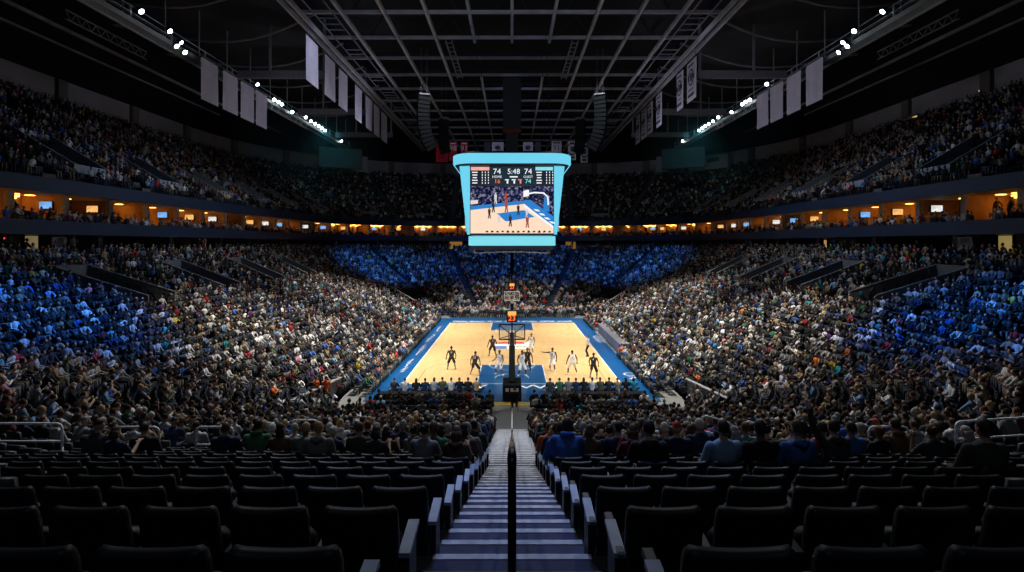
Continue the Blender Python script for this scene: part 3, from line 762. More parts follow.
flat(front, 'video_table', [(-3.66, 13.25), (-3.0, 13.32), (-3.0, 13.65), (-3.66, 13.6)], glow('video pinkish white', (.9, .75, .75), .9), .02)
vsk = glow('video figure dark', (.05, .03, .03), .9); vfw = glow('video figure pale', (.75, .72, .78), .9); vfr = glow('video figure red', (.45, .08, .06), .9)
def vfig(x, z, h, m_):
    m = MB(); y = YS - .024
    m.add([(x - .05 * h, y, z), (x - .14 * h, y, z), (x - .05 * h, y, z + .5 * h), (x + .02 * h, y, z + .42 * h)], [(0, 1, 2, 3)]); m.add([(x + .05 * h, y, z), (x + .14 * h, y, z), (x + .08 * h, y, z + .5 * h), (x - .02 * h, y, z + .42 * h)], [(0, 1, 2, 3)])
    m.add([(x - .1 * h, y, z + .42 * h), (x + .1 * h, y, z + .42 * h), (x + .13 * h, y, z + .82 * h), (x - .13 * h, y, z + .82 * h)], [(0, 1, 2, 3)]); m.add([(x + .06 * h * math.cos(a), y, z + .91 * h + .075 * h * math.sin(a)) for a in [PI / 4 * i for i in range(8)]], [tuple(range(8))])
    m.build('video_figure', m_, front)
for x, z, h, m_ in ((-2.0, 12.0, 1.0, vsk), (-1.65, 12.55, 1.05, vsk), (-1.45, 13.3, 1.0, vfw), (-1.15, 11.6, .8, vfw), (-.5, 12.55, 1.15, vfr), (-.15, 11.3, 1.1, vsk), (.55, 12.3, 1.0, vsk), (1.35, 11.2, 1.15, vfr), (1.3, 12.1, .8, vfw), (2.3, 13.2, .8, vsk), (-.55, 13.5, .9, vfr)): vfig(x, z, h, m_)
for i in range(13): flat(front, 'video_head', [(-2.2 + i * .46 + .13 * math.cos(a), 10.75 + R.uniform(0, .06) + .17 * math.sin(a)) for a in [PI / 6 * j for j in range(7)]], vdark, .022)
# the score panels
flat(front, 'score_panel', [(-1.85, 15.02), (1.95, 15.02), (1.95, 16.6), (-1.85, 16.6)], glow('panel slate', (.012, .03, .045), 1), .012)
flat(front, 'left_table', [(-3.66, 15.02), (-1.93, 15.02), (-1.93, 16.6), (-3.66, 16.6)], vdark, .012); flat(front, 'right_table', [(2.03, 15.02), (3.66, 15.02), (3.66, 16.6), (2.03, 16.6)], vdark, .012)
flat(front, 'left_table_header', [(-3.62, 16.25), (-2.0, 16.25), (-2.0, 16.56), (-3.62, 16.56)], glow('salmon header', (1, .5, .4), .9), .016); flat(front, 'right_table_header', [(2.07, 16.25), (3.62, 16.25), (3.62, 16.56), (2.07, 16.56)], glow('cyan header', (.3, .85, .95), .9), .016)
for x0, s in ((-3.55, 1), (2.12, 1)):
    for r in range(5):
        z = 16.08 - r * .235
        m = MB(); m.box((x0 + .27, YS - .016, z), (.5 - .06 * (r % 3), .004, .09))
        for c_ in range(3): m.box((x0 + .93 + c_ * .27, YS - .016, z), (.07, .004, .13))
        m.build('table_row', vwhite, front)
def st(s, x, z, size, m_, sx=1.0): text_obj(s, size, m_, front, 'score_text', (x, YS - .018, z), (PI / 2, 0, 0), extrude=.002, sx=sx)
st('74', -1.32, 16.14, .68, vwhite, 1.05); st('5:48', .15, 16.14, .66, vwhite); st('74', 1.42, 16.14, .68, vwhite, 1.05)
st('HOME', -1.32, 15.68, .3, vwhite); st('GUEST', 1.42, 15.68, .28, vwhite); flat(front, 'score_bar', [(-.2, 15.63), (.5, 15.63), (.5, 15.74), (-.2, 15.74)], vwhite, .016)
st('16', -1.3, 15.28, .54, glow('score orange', (1, .2, .08), 1)); st('74', 1.42, 15.28, .54, glow('score teal', (.25, .85, .85), 1))
for x, m_ in ((-.45, vwhite), (.15, vwhite), (.7, glow('score red', (1, .25, .2), 1))):
    m = MB(); m.box((x, YS - .016, 15.42), (.34, .004, .09)); m.box((x + .05, YS - .016, 15.22), (.14, .004, .26)); m.build('foul_lamp', m_, front)

# ---------------------------------------------------------------- baskets
pad = mat('black stanchion padding', (.005, .006, .008), .75, spec=.15); digit = glow('shot clock digits', (1, .12, .03), 2.2, .02); amber = glow('shot clock amber', (1, .5, .12), 1.0, .05)
rim_m = mat('orange rim', (.7, .15, .03), .4); net_m = mat('white net cord', (.8, .8, .8), .8)
def glass_mat():
    m_ = bpy.data.materials.new('backboard glass'); m_.use_nodes = True; N = m_.node_tree.nodes; L = m_.node_tree.links; bs = N['Principled BSDF']
    bs.inputs['Base Color'].default_value = (.85, .9, .9, 1); bs.inputs['Roughness'].default_value = .03
    nz = N.new('ShaderNodeTexNoise'); mr = N.new('ShaderNodeMapRange'); mr.inputs['To Min'].default_value = .10; mr.inputs['To Max'].default_value = .16
    L.new(nz.outputs['Fac'], mr.inputs['Value']); L.new(mr.outputs['Result'], bs.inputs['Alpha']); return m_
glass = glass_mat()
def basket(label, y, rz, white_frame):
    t = thing('basketball_hoop', label, 'basketball hoop', (0, y, 0), rz)
    m = MB(); m.box((0, -3.35, .56), (1.16, 2.0, 1.0)); o = m.build('padded_base', pad, t, bevel=.06)
    m = MB()
    for i in range(3): m.box((-.3 + i * .3, -4.36, .78), (.2, .02, .2))
    m.build('base_print', mat('white pad print', (.5, .5, .52)), o)
    m = MB(); m.beam((0, -3.6, .95), (0, -1.1, 2.75), .40, .5); m.beam((0, -2.9, 1.0), (0, -.9, 2.5), .3, .2); m.build('padded_post', pad, t, bevel=.04)
    m = MB(); m.beam((0, -1.25, 2.68), (0, 1.05, 3.28), .3, .3); m.beam((-.22, -1.2, 3.0), (-.22, 1.05, 3.62), .07, .07); m.beam((.22, -1.2, 3.0), (.22, 1.05, 3.62), .07, .07); m.build('extension_arm', dark, t)
    fm = white_p if white_frame else mat('dark backboard frame', (.03, .03, .035), .5)  # far hoop's frame is white, the near one's dark
    m = MB()
    for sx in (-1, 1): m.beam((sx * .915, 1.2, 2.9), (sx * .915, 1.2, 3.97), .07, .09); m.beam((0, .95, 3.25), (sx * .85, 1.17, 3.9), .05, .05); m.beam((0, .95, 3.25), (sx * .85, 1.17, 2.98), .05, .05)
    for z in (2.9, 3.97): m.beam((-.95, 1.2, z), (.95, 1.2, z), .07, .09)
    m.build('backboard_frame', fm, t)
    m = MB(); m.box((0, 1.21, 3.435), (1.8, .03, 1.05)); bd = m.build('backboard_glass', glass, t)
    m = MB()
    for a, c in (((-.305, 3.05), (.305, 3.05)), ((-.305, 3.5), (.305, 3.5)), ((-.305, 3.05), (-.305, 3.5)), ((.305, 3.05), (.305, 3.5))): m.beam((a[0], 1.232, a[1]), (c[0], 1.232, c[1]), .05, .012)
    m.build('target_square', white_p, bd)
    m = MB(); m.tube([(.228 * math.cos(2 * PI * i / 24), 1.59 + .228 * math.sin(2 * PI * i / 24), 3.05) for i in range(25)], .012, 6); m.box((0, 1.29, 3.04), (.14, .18, .05)); m.build('rim', rim_m, t)
    m = MB()
    for i in range(12):
        a = 2 * PI * i / 12
        for dv in (.5, -.5):
            m.tube([(lerp(.225, .13, j / 4) * math.cos(a + dv * j / 4 * 1.05), 1.59 + lerp(.225, .13, j / 4) * math.sin(a + dv * j / 4 * 1.05), 3.04 - .11 * j) for j in range(5)], .007, 4)
    m.build('net', net_m, t)
    m = MB(); m.box((0, .95, 4.62), (.78, .3, .82)); sc = m.build('shot_clock', dark, t, bevel=.02); m = MB(); m.beam((0, .95, 3.4), (0, .95, 4.25), .08, .08); m.build('clock_post', dark, t)
    for f in (1, -1):
        m = MB(); m.box((0, .95 + f * .156, 4.82), (.6, .012, .3)); m.build('amber_display', amber, sc)
        text_obj('23', .5, digit, sc, 'red_digits', (0, .95 + f * .16, 4.46), (PI / 2, 0, 0 if f < 0 else PI), extrude=.004, sx=1.1)
    return t
basket('basketball hoop seen from behind with black padded stanchion at the near baseline', -14.33, 0, False)
basket('basketball hoop facing the camera with white-framed backboard at the far baseline', 14.33, PI, True)

# ---------------------------------------------------------------- tables, screens and rails
t = thing('scorers_table', 'long courtside table fronted by a pale led board on the right sideline', 'table', (9.75, 1.25, 0))
m = MB(); m.box((0.02, 0, .5), (.5, 12.0, .94)); m.build('table_body', mat('navy table body', (.03, .045, .10), .5), t)
m = MB(); m.box((.12, 0, .99), (.9, 12.1, .05)); m.build('table_top', mat('grey table top', (.16, .17, .2), .4), t)
m = MB(); m.box((-.25, 0, .52), (.04, 11.9, .78)); m.build('led_board', glow('pale led board', (.34, .40, .62), .26, .5, .7), t)
m = MB(); m.box((-.235, -6.02, .5), (.3, .05, .92)); m.build('end_panel', mat('deep blue end panel', (.02, .04, .16), .4), t)
bt = mat('black table drape', (.006, .007, .008), .8)
def press_table(x, y, label, rz=0, L=1.85):
    t = thing('press_table', label, 'table', (x, y, 0), rz, 'black draped press tables')
    m = MB(); m.box((0, 0, .745), (L, .6, .03)); m.build('table_top', mat('black table top', (.015, .016, .018), .35), t)
    m = MB(); nn = 24
    V = [(lerp(-L / 2, L / 2, i / nn), -.29 + .012 * math.sin(i * 1.9), z) for z in (.03, .73) for i in range(nn + 1)]
    m.add(V, [(i, i + 1, nn + 2 + i, nn + 1 + i) for i in range(nn)])
    for s in (-1, 1): m.add([(s * L / 2, -.29, .03), (s * L / 2, .29, .03), (s * L / 2, .29, .73), (s * L / 2, -.29, .73)], [(0, 1, 2, 3)])
    m.build('drape', bt, t)
    for sx in (-1, 1):
        m = MB(); m.tube([(sx * (L / 2 - .15), .2, 0), (sx * (L / 2 - .15), .2, .73)], .018, 6); m.build('leg', steel, t)
for s, nm in ((-1, 'left'), (1, 'right')):
    for i in range(3): press_table(s * (3.35 + i * 1.92), -19.15, 'black draped press table %s of the stanchion, %s outward' % (nm, ORD[i + 1]))

def guard_rail(x0, x1, y, z0, zt, label, n=2, slope=0.0):
    t = thing('guard_rail', label, 'railing', ((x0 + x1) / 2, y, z0), 0, 'steel guard rails of the near stand')
    w = (x1 - x0) / 2; h = zt - z0; r = .025
    m = MB(); m.tube([(-w, 0, h - .55), (-w, 0, h - .1), (-w + .03, 0, h - .03), (-w + .1, 0, h), (w - .1, 0, h + slope), (w - .03, 0, h - .03 + slope), (w, 0, h - .1 + slope), (w, 0, h - .55 + slope)], r, 8); m.build('top_loop', rail_m, t, True)
    m = MB(); m.tube([(-w, 0, h - .38), (w, 0, h - .38 + slope)], r * .9, 8); m.build('lower_bar', rail_m, t, True)
    for s in (-1, 1):
        m = MB(); m.tube([(s * w, 0, 0), (s * w, 0, h - .5)], r, 8); m.build('post', rail_m, t, True)
    return t
def gr(px0, px1, py, d, label, slope=0.0, tall=None):
    z = CZ - (py - 244) / 532 * d; k = int(28 - d); z0 = zl(k)
    return guard_rail((px0 - 512) / 532 * d, (px1 - 512) / 532 * d, CY + d, z0, max(z, z0 + .9), label, 2, slope)
gr(-25, 62, 423.5, 11.4, 'steel guard rail running out of the picture at the far left of the near stand')
gr(115, 159, 427, 11.4, 'short steel guard rail loop, second from the left picture edge')
gr(196, 233, 427, 11.4, 'short steel guard rail loop, third from the left picture edge')
gr(794, 825, 426, 11.4, 'narrow steel guard rail loop behind the red-topped spectator at right')
gr(869, 908, 426.5, 11.4, 'short steel guard rail loop, second from the right picture edge')
gr(956, 1050, 421.5, 11.4, 'long steel guard rail running out of the picture at the far right', .12)
gr(702, 731, 416, 13.4, 'thin steel rail farther down, left of the teal-topped spectator', -.15)
gr(744, 763, 421.5, 12.4, 'shortest steel rail piece between the teal and the red-topped spectators', -.06)
gr(292, 318, 420, 13.4, 'small steel rail loop farther down the left block, nearest the aisle')
gr(256, 280, 423, 13.4, 'small steel rail loop farther down the left block, by the pale-topped man')
def handrail(d0, d1, label, hh, m_, r):
    z = lambda d: CZ - .96 - .345 * d if d < 13 else CZ - 5.445 - .2877 * (d - 13)
    t = thing('centre_handrail', label, 'railing', (0, CY + d0, z(d0)))
    pts = [(0, d - d0, z(d) - z(d0) + hh) for d in np.linspace(d0, d1, 8)]
    m = MB(); m.tube([(0, -.03, hh - .06)] + pts + [(0, pts[-1][1] + .04, pts[-1][2] - .1)], [r * .9] + [r] * 8 + [r * .9], 10); m.build('rail', m_, t, True)
    np_ = max(2, int((d1 - d0) / 2.2))
    for i in range(np_ + 1):
        d = lerp(d0, d1, i / np_); m = MB(); m.tube([(0, d - d0, z(d) - z(d0) - .1), (0, d - d0, z(d) - z(d0) + hh)], r * .95, 10); m.build('post', m_, t, True)
    m = MB(); m.tube([(0, 0, hh * .5)] + [(0, p[1], p[2] - hh * .5) for p in pts[1:]], r * .6, 8); m.build('mid_rail', m_, t, True)
dark_rail = mat('dark painted rail', (.02, .024, .035), .3, .5)
handrail(2.9, 12.4, 'dark centre handrail climbing the near aisle, its end post in front', .80, dark_rail, .026)
handrail(14.2, 26.5, 'pale steel centre handrail on the lower flight of the near aisle', .85, rail_m, .022)
# ---------------------------------------------------------------- people
skin_m = mat('skin', (1, 1, 1), .55, noise=.05, scale=20, src='object')
cloth_m = mat('woven clothing', (1, 1, 1), .85, noise=.07, scale=22, src='object')
hair_m = mat('hair', (1, 1, 1), .6, noise=.3, scale=40, src='object')
shoe_m = mat('shoe leather', (.03, .03, .035), .6); eye_m = mat('eye', (.02, .015, .012), .2); lip_m = mat('lips', (.28, .09, .08), .5)
SKIN = [(.62, .40, .29), (.70, .47, .36), (.55, .34, .23), (.36, .20, .12), (.20, .105, .06), (.12, .06, .035)]
HAIRC = {'black': (.010, .009, .009), 'dark brown': (.03, .018, .011), 'brown': (.075, .042, .022), 'blond': (.42, .29, .13), 'grey': (.34, .34, .34), 'white': (.62, .61, .58), 'auburn': (.13, .04, .018)}

def remesh(me, vox, smooth=2):
    o = bpy.data.objects.new('tmp', me); COL.objects.link(o)
    r = o.modifiers.new('r', 'REMESH'); r.mode = 'VOXEL'; r.voxel_size = vox
    s = o.modifiers.new('s', 'SMOOTH'); s.factor = .5; s.iterations = smooth
    dg = bpy.context.evaluated_depsgraph_get()
    out = bpy.data.meshes.new_from_object(o.evaluated_get(dg))
    bpy.data.objects.remove(o); bpy.data.meshes.remove(me)
    out.polygons.foreach_set('use_smooth', [True] * len(out.polygons))
    return out
def limb(mb, pts, rad, n=12):
    pts = [Vector(p) for p in pts]
    a, c = (pts[0] - pts[1]).normalized(), (pts[-1] - pts[-2]).normalized()
    P = [pts[0] + a * rad[0] * .92, pts[0] + a * rad[0] * .6] + pts + [pts[-1] + c * rad[-1] * .6, pts[-1] + c * rad[-1] * .92]
    mb.tube(P, [rad[0] * .35, rad[0] * .8] + list(rad) + [rad[-1] * .8, rad[-1] * .35], n)
def bulged(a, c, r0, r1, r2):
    a, c = Vector(a), Vector(c); return [a, a.lerp(c, .35), c], [r0, r1, r2]
def torso(mb, rings, n=18):
    """rings: (centre, half width, half depth, lateral unit vector, forward unit vector)"""
    V = []
    first, last = rings[0], rings[-1]
    mb.loft([[c + Lv * (rx * math.copysign(abs(math.cos(t)) ** .85, math.cos(t))) + Fv * (ry * math.copysign(abs(math.sin(t)) ** .85, math.sin(t))) for t in [2 * PI * k / n for k in range(n)]] for (c, rx, ry, Lv, Fv) in rings])
def head_pts(Mx, sc=1.0, cut=None, grow=1.0, nu=22, nv=16):
    V = []; keep = {}
    for j in range(nv + 1):
        th = PI * j / nv
        for i in range(nu):
            ph = 2 * PI * i / nu
            x, y, z = math.sin(th) * math.sin(ph), math.sin(th) * math.cos(ph), math.cos(th)   # y forward
            X, Y, Z = x * .077, y * .097, z * .118
            if z < -.1:
                k = min(1, (-.1 - z) / .9); X *= 1 - .32 * k; Y = Y * (1 - .22 * k) + .012 * k
            if y < 0 and z < -.25: Y *= .82
            if grow == 1.0 and y > .75:
                if abs(x) < .16 and -.30 < z < .12: Y += .016 * (1 - abs(x) / .16) * (1 - abs(z + .16) / .3 if z < -.16 else .75)
                if .12 < abs(x) < .5 and .0 < z < .24: Y -= .007
            V.append(Mx @ Vector((X * grow * sc, Y * grow * sc, Z * grow * sc)))
    Fc = []
    for j in range(nv):
        for i in range(nu): Fc.append((j * nu + i, (j + 1) * nu + i, (j + 1) * nu + (i + 1) % nu, j * nu + (i + 1) % nu))
    return V, Fc, nu, nv
def hair_mesh(style):
    V, Fc, nu, nv = head_pts(Matrix.Identity(4), 1, None, 1.09)
    keep = []
    for f in Fc:
        c = sum((V[i] for i in f), Vector()) / 4
        front = c.y / .1
        low = {'short': -.035, 'crop': -.02, 'long': -.12, 'bob': -.085, 'cap': .012, 'bun': -.045}[style]
        line = .078 if front > .5 else lerp(low, .07, max(0, min(1, (front + .25) / .75)))
        if style == 'cap': line = .045
        if c.z > line: keep.append(f)
    V = [Vector((v.x * (1 - .05 * max(0, v.y / .1)), v.y * (1 - .055 * max(0, v.y / .1)) , v.z)) for v in V]
    m = MB(); m.add(V, keep)
    if style in ('long', 'bob'):
        bot = -.26 if style == 'long' else -.13
        m.loft([[(.088 * w * math.cos(a), -.035 + .075 * w * math.sin(a), z) for a in [PI + PI * i / 10 for i in range(11)] + []] + [(.07 * w * math.cos(a), -.035 + .045 * w * math.sin(a), z) for a in [2 * PI - PI * i / 10 for i in range(11)]] for z, w in ((.03, 1.0), (-.05, 1.06), (bot * .7, 1.08), (bot, .75))])
    if style == 'bun': m.lathe((0, -.10, .06), [(.01, -.045), (.04, -.025), (.045, 0), (.035, .03), (.01, .045)], 10)
    if style == 'cap':
        m.loft([[(.072 * math.cos(a) * w, .05 + .11 * math.sin(a) * w, z) for a in [PI * i / 8 for i in range(9)]] for z, w in ((.046, 1), (.060, .96))], closed=True)
    me = m.mesh('hair', hair_m, True); bm = bmesh.new(); bm.from_mesh(me); bmesh.ops.remove_doubles(bm, verts=bm.verts, dist=.0008); bmesh.ops.delete(bm, geom=[v for v in bm.verts if not v.link_faces], context='VERTS'); bm.to_mesh(me); bm.free()
    return me

def ik(a, c, l1, l2, bend):
    a, c = Vector(a), Vector(c); d = c - a; L_ = min(d.length, (l1 + l2) * .998); d.normalize()
    x = (l1 * l1 - l2 * l2 + L_ * L_) / (2 * L_); h = math.sqrt(max(0, l1 * l1 - x * x))
    bv = Vector(bend); bv = (bv - d * bv.dot(d)).normalized()
    return a + d * x + bv * h, a + d * L_
class Figure:
    """one person facing +Y; joints in metres; builds the body mesh and the clothes"""
    def __init__(s, pelvis, lean, ankles, arms, H=1.78, broad=1.0, head=(0, 0), twist=0.0, knee_bend=((-.1, 1, .1), (.1, 1, .1)), toes=((-.12, 1), (.12, 1)), fem=False, sideways=0.0):
        k = s.k = H / 1.78; s.b = broad; s.fem = fem
        s.pel = Vector(pelvis) ; sl, cl = math.sin(lean), math.cos(lean)
        up = Vector((math.sin(sideways), sl, cl)).normalized(); s.up = up
        s.lat_h = Vector((1, 0, 0)); s.lat = Vector((math.cos(twist), math.sin(twist), 0)); s.fw = up.cross(s.lat) * -1
        s.fw = Vector((-s.lat.y, s.lat.x, 0)); s.fw = (s.fw - up * s.fw.dot(up)).normalized()
        s.waist = s.pel + up * .17 * k; s.chest = s.pel + up * .36 * k; s.nb = s.pel + up * .53 * k
        hu = Vector((math.sin(sideways * .4), math.sin(lean * .45), math.cos(lean * .45))).normalized()
        s.neck = s.nb + hu * .06 * k + s.fw * .01
        hc = s.nb + hu * .172 * k + s.fw * .022
        s.M = Matrix.Translation(hc) @ Matrix.Rotation(twist + head[0], 4, 'Z') @ Matrix.Rotation(head[1] - lean * .3, 4, 'X') @ Matrix.Scale(k * (1.0 if not fem else .95), 4)
        s.sh = [s.nb - up * .055 * k + s.lat * sd * .178 * k * broad for sd in (-1, 1)]
        s.hip = [s.pel + s.lat_h * sd * .092 * k for sd in (-1, 1)]
        s.kn = []; s.an = []
        for i in (0, 1):
            kk, aa = ik(s.hip[i], ankles[i], .45 * k, .43 * k, knee_bend[i]); s.kn.append(kk); s.an.append(aa)
        s.toe = toes
        s.el = []; s.wr = []; s.hd = []
        for i, (u, f) in enumerate(arms):               # directions of upper arm and forearm, x outward
            sd = (-1, 1)[i]
            w = lambda v: (s.lat * (v[0] * sd) + s.fw * v[1] + Vector((0, 0, 1)) * v[2]).normalized()
            e = s.sh[i] + w(u) * .295 * k; wv = w(f); r = e + wv * .255 * k
            s.el.append(e); s.wr.append(r); s.hd.append(wv)
    def skin_parts(s, m, legs=True):
        k = s.k; b = s.b
        torso(m, [(s.pel - s.up * .06 * k, .11 * k, .09 * k, s.lat_h, s.fw), (s.pel + s.up * .03 * k, .15 * k, .105 * k, s.lat_h, s.fw), (s.waist, .132 * k, .09 * k, s.lat, s.fw), (s.chest, .155 * k * b, .105 * k, s.lat, s.fw), (s.nb - s.up * .08 * k, .165 * k * b, .09 * k, s.lat, s.fw), (s.nb - s.up * .02 * k, .12 * k * b, .066 * k, s.lat, s.fw), (s.nb + s.up * .03 * k, .062 * k, .06 * k, s.lat, s.fw)])
        limb(m, [s.nb - s.up * .02, s.neck, s.M.translation - Vector((0, 0, .03))], [.062 * k, .055 * k, .05 * k])
        V, Fc, _, _ = head_pts(s.M); m.add(V, Fc)
        for sd in (-1, 1): m.box(s.M @ Vector((sd * .078, -.008, -.005)), (.014, .038, .06))
        for i in (0, 1):
            limb(m, *bulged(s.sh[i], s.el[i], .053 * k * b, .047 * k * b, .038 * k)); limb(m, *bulged(s.el[i], s.wr[i], .038 * k, .039 * k, .026 * k))
            s.hand(m, i, True)
            if legs:
                limb(m, *bulged(s.hip[i], s.kn[i], .085 * k, .08 * k, .055 * k)); limb(m, *bulged(s.kn[i], s.an[i], .054 * k, .056 * k, .036 * k))
                t = Vector((s.toe[i][0], s.toe[i][1], 0)).normalized(); a = s.an[i]
                limb(m, [a - t * .045 + Vector((0, 0, -.035)), a + t * .06 + Vector((0, 0, -.045)), a + t * .15 + Vector((0, 0, -.06))], [.04 * k, .042 * k, .028 * k])
    def hand(s, m, i, palm):
        k = s.k; d = s.hd[i]; w = s.wr[i]; sd = (-1, 1)[i]
        side = d.cross(Vector((0, 0, 1)))
        side = side.normalized() if side.length > .2 else s.lat.copy()
        nrm = side.cross(d).normalized()
        if palm:
            for o in (-.02, 0, .02): limb(m, [w, w + d * .05 * k + side * o * k, w + d * .085 * k + side * o * 1.15 * k], [.02 * k, .019 * k, .014 * k], 8)
        else:
            for j, (o, ln) in enumerate(((-.034, .066), (-.012, .078), (.012, .074), (.033, .058))):
                p0 = w + d * .08 * k + side * o * k; p1 = p0 + (d + side * o * 3 - nrm * .25).normalized() * ln * .5 * k; p2 = p1 + (d + side * o * 3 - nrm * .9).normalized() * ln * .5 * k
                m.tube([p0, p1, p2, p2 + (p2 - p1) * .12], [.0095 * k, .009 * k, .0075 * k, .003 * k], 6)
            sgn = -sd; q0 = w + d * .02 * k + side * sgn * .022 * k; q1 = q0 + (d * .7 + side * sgn * .8).normalized() * .04 * k; q2 = q1 + (d + side * sgn * .15 - nrm * .4).normalized() * .035 * k
            m.tube([q0, q1, q2, q2 + (q2 - q1) * .1], [.013 * k, .011 * k, .009 * k, .003 * k], 6)
    def body(s, vox=.0125, seated=True):
        m = MB(); s.skin_parts(m)
        me = remesh(m.mesh('body', skin_m), vox, 1)
        x = MB()
        for i in (0, 1): s.hand(x, i, False)
        nf = len(x.f)
        for sd in (-1, 1): x.lathe(s.M @ Vector((sd * .031, .083, .018)), [(.002, -.012), (.010, -.006), (.012, 0), (.010, .006), (.002, .012)], 8, 1, 'Y')
        x.box(s.M @ Vector((0, .088, -.062)), (.045, .012, .011), 0, 2)
        for sd in (-1, 1): x.box(s.M @ Vector((sd * .031, .089, .038)), (.032, .008, .006), 0, 1)
        bm = bmesh.new(); bm.from_mesh(me); bpy.data.meshes.remove(me)
        x.mi = x.mi
        tm = x.mesh('tmp', [skin_m, eye_m, lip_m], True); bm.from_mesh(tm); bpy.data.meshes.remove(tm)
        out = bpy.data.meshes.new('body'); bm.to_mesh(out); bm.free()
        for q in (skin_m, eye_m, lip_m, shoe_m): out.materials.append(q)
        if seated:
            for p in out.polygons:
                if p.center.z < .115 + min(0, s.an[0].z - .09): p.material_index = 3
        return out
    def top(s, sleeve='long', hood=False, g=.014, vox=.017):
        k = s.k; b = s.b; m = MB(); bust = .02 if s.fem else 0
        if sleeve == 'vest':
            torso(m, [(s.pel - s.up * .02 * k, .172 * k, .128 * k, s.lat_h, s.fw), (s.waist, .155 * k, .112 * k, s.lat, s.fw), (s.chest, .175 * k * b, .124 * k, s.lat, s.fw), (s.nb - s.up * .09 * k, .165 * k * b, .104 * k, s.lat, s.fw), (s.nb - s.up * .03 * k, .135 * k * b, .08 * k, s.lat, s.fw), (s.nb + s.up * .005 * k, .085 * k, .066 * k, s.lat, s.fw)])
            return remesh(m.mesh('jersey', cloth_m), vox)
        torso(m, [(s.pel - s.up * .03 * k, .165 * k, .13 * k, s.lat_h, s.fw), (s.pel + s.up * .06 * k, .17 * k, .13 * k, s.lat_h, s.fw), (s.waist, .155 * k, .115 * k, s.lat, s.fw), (s.chest + s.fw * bust, .18 * k * b, .125 * k + bust, s.lat, s.fw), (s.nb - s.up * .07 * k, .185 * k * b, .105 * k, s.lat, s.fw), (s.nb - s.up * .005 * k, .14 * k * b, .078 * k, s.lat, s.fw), (s.nb + s.up * .04 * k, .072 * k, .068 * k, s.lat, s.fw)])
        for i in (0, 1):
            limb(m, *bulged(s.sh[i], s.el[i] if sleeve == 'long' else s.sh[i].lerp(s.el[i], .65), .072 * k * b, .066 * k * b, .055 * k))
            if sleeve == 'long': limb(m, *bulged(s.el[i], s.el[i].lerp(s.wr[i], .93), .055 * k, .052 * k, .038 * k))
        if hood: limb(m, [s.nb - s.fw * .07 - s.lat * .08 + s.up * .03, s.nb - s.fw * .11 + s.up * .01, s.nb - s.fw * .07 + s.lat * .08 + s.up * .03], [.04, .055, .04])
        return remesh(m.mesh('top', cloth_m), vox)
    def bottoms(s, kind='trousers', vox=.017):
        k = s.k; m = MB()
        torso(m, [(s.pel - s.up * .09 * k, .13 * k, .11 * k, s.lat_h, s.fw), (s.pel, .168 * k, .122 * k, s.lat_h, s.fw), (s.pel + s.up * .1 * k, .155 * k, .112 * k, s.lat_h, s.fw)])
        for i in (0, 1):
            if kind == 'shorts':
                kn = s.hip[i].lerp(s.kn[i], .92); limb(m, [s.hip[i], s.hip[i].lerp(kn, .5), kn], [.1 * k, .1 * k, .098 * k])
            else:
                limb(m, *bulged(s.hip[i], s.kn[i], .1 * k, .09 * k, .068 * k)); limb(m, [s.kn[i], s.kn[i].lerp(s.an[i], .5), s.kn[i].lerp(s.an[i], .93)], [.068 * k, .064 * k, .055 * k])
        return remesh(m.mesh('bottoms', cloth_m), vox)
    def shoe(s, i):
        k = s.k; m = MB(); t = Vector((s.toe[i][0], s.toe[i][1], 0)).normalized(); a = s.an[i]
        limb(m, [a - t * .05 + Vector((0, 0, -.038)), a + t * .06 + Vector((0, 0, -.045)), a + t * .17 + Vector((0, 0, -.055))], [.05 * k, .05 * k, .036 * k]); limb(m, [a + Vector((0, 0, .03)), a - Vector((0, 0, .02))], [.048 * k, .05 * k])
        return remesh(m.mesh('shoe', cloth_m), .014)

def put(name, me, parent=None, color=(1, 1, 1), loc=None, rot=None):
    o = bpy.data.objects.new(name, me); COL.objects.link(o); o.color = (*color, 1)
    if parent: o.parent = parent
    if loc is not None: o.location = loc
    if rot is not None: o.rotation_mode = 'QUATERNION'; o.rotation_quaternion = rot
    return o
HAIR = {s: hair_mesh(s) for s in ('short', 'crop', 'long', 'bob', 'cap', 'bun')}
def seat_hair(fig, style, parent, color):
    l, r, sc = fig.M.decompose(); o = put('hair' if style != 'cap' else 'cap', HAIR[style], parent, color, l, r); o.scale = sc; return o

# seated spectators: six poses, origin on the tread under the pelvis
SA = ((-.105, .41, .09), (.105, .41, .09))
DOWN_LAP = ((.25, .25, -.95), (-.35, .9, -.25)); KNEES = ((.2, .75, -.65), (-.35, .75, -.5)); CROSS = ((.15, .35, -.93), (-.9, .45, .15)); CHIN = ((.1, .7, -.7), (-.3, .35, .9)); UP = ((.45, .2, .87), (.1, .15, .98)); CLAP = ((.2, .6, -.75), (-.62, .7, .35)); PHONE = ((.12, .55, -.82), (-.25, .85, .45))
SEATED = [
    Figure((0, 0, .52), -.08, SA, (DOWN_LAP, DOWN_LAP), 1.78, 1.04), Figure((0, .02, .52), .42, SA, (KNEES, KNEES), 1.80, 1.08, (0, .25)),
    Figure((0, 0, .52), -.04, SA, (CROSS, CROSS), 1.76, 1.1, (.35, 0)), Figure((0, 0, .51), .05, SA, (CHIN, DOWN_LAP), 1.66, .9, (-.3, 0), fem=True),
    Figure((0, 0, .51), -.06, SA, (DOWN_LAP, PHONE), 1.64, .88, (.15, -.25), fem=True), Figure((0, .0, .51), .1, SA, (CLAP, CLAP), 1.7, .95, (-.1, .05), fem=True),
    Figure((0, 0, .52), .0, SA, (UP, DOWN_LAP), 1.78, 1.05, (-.2, .1))]
ST = []
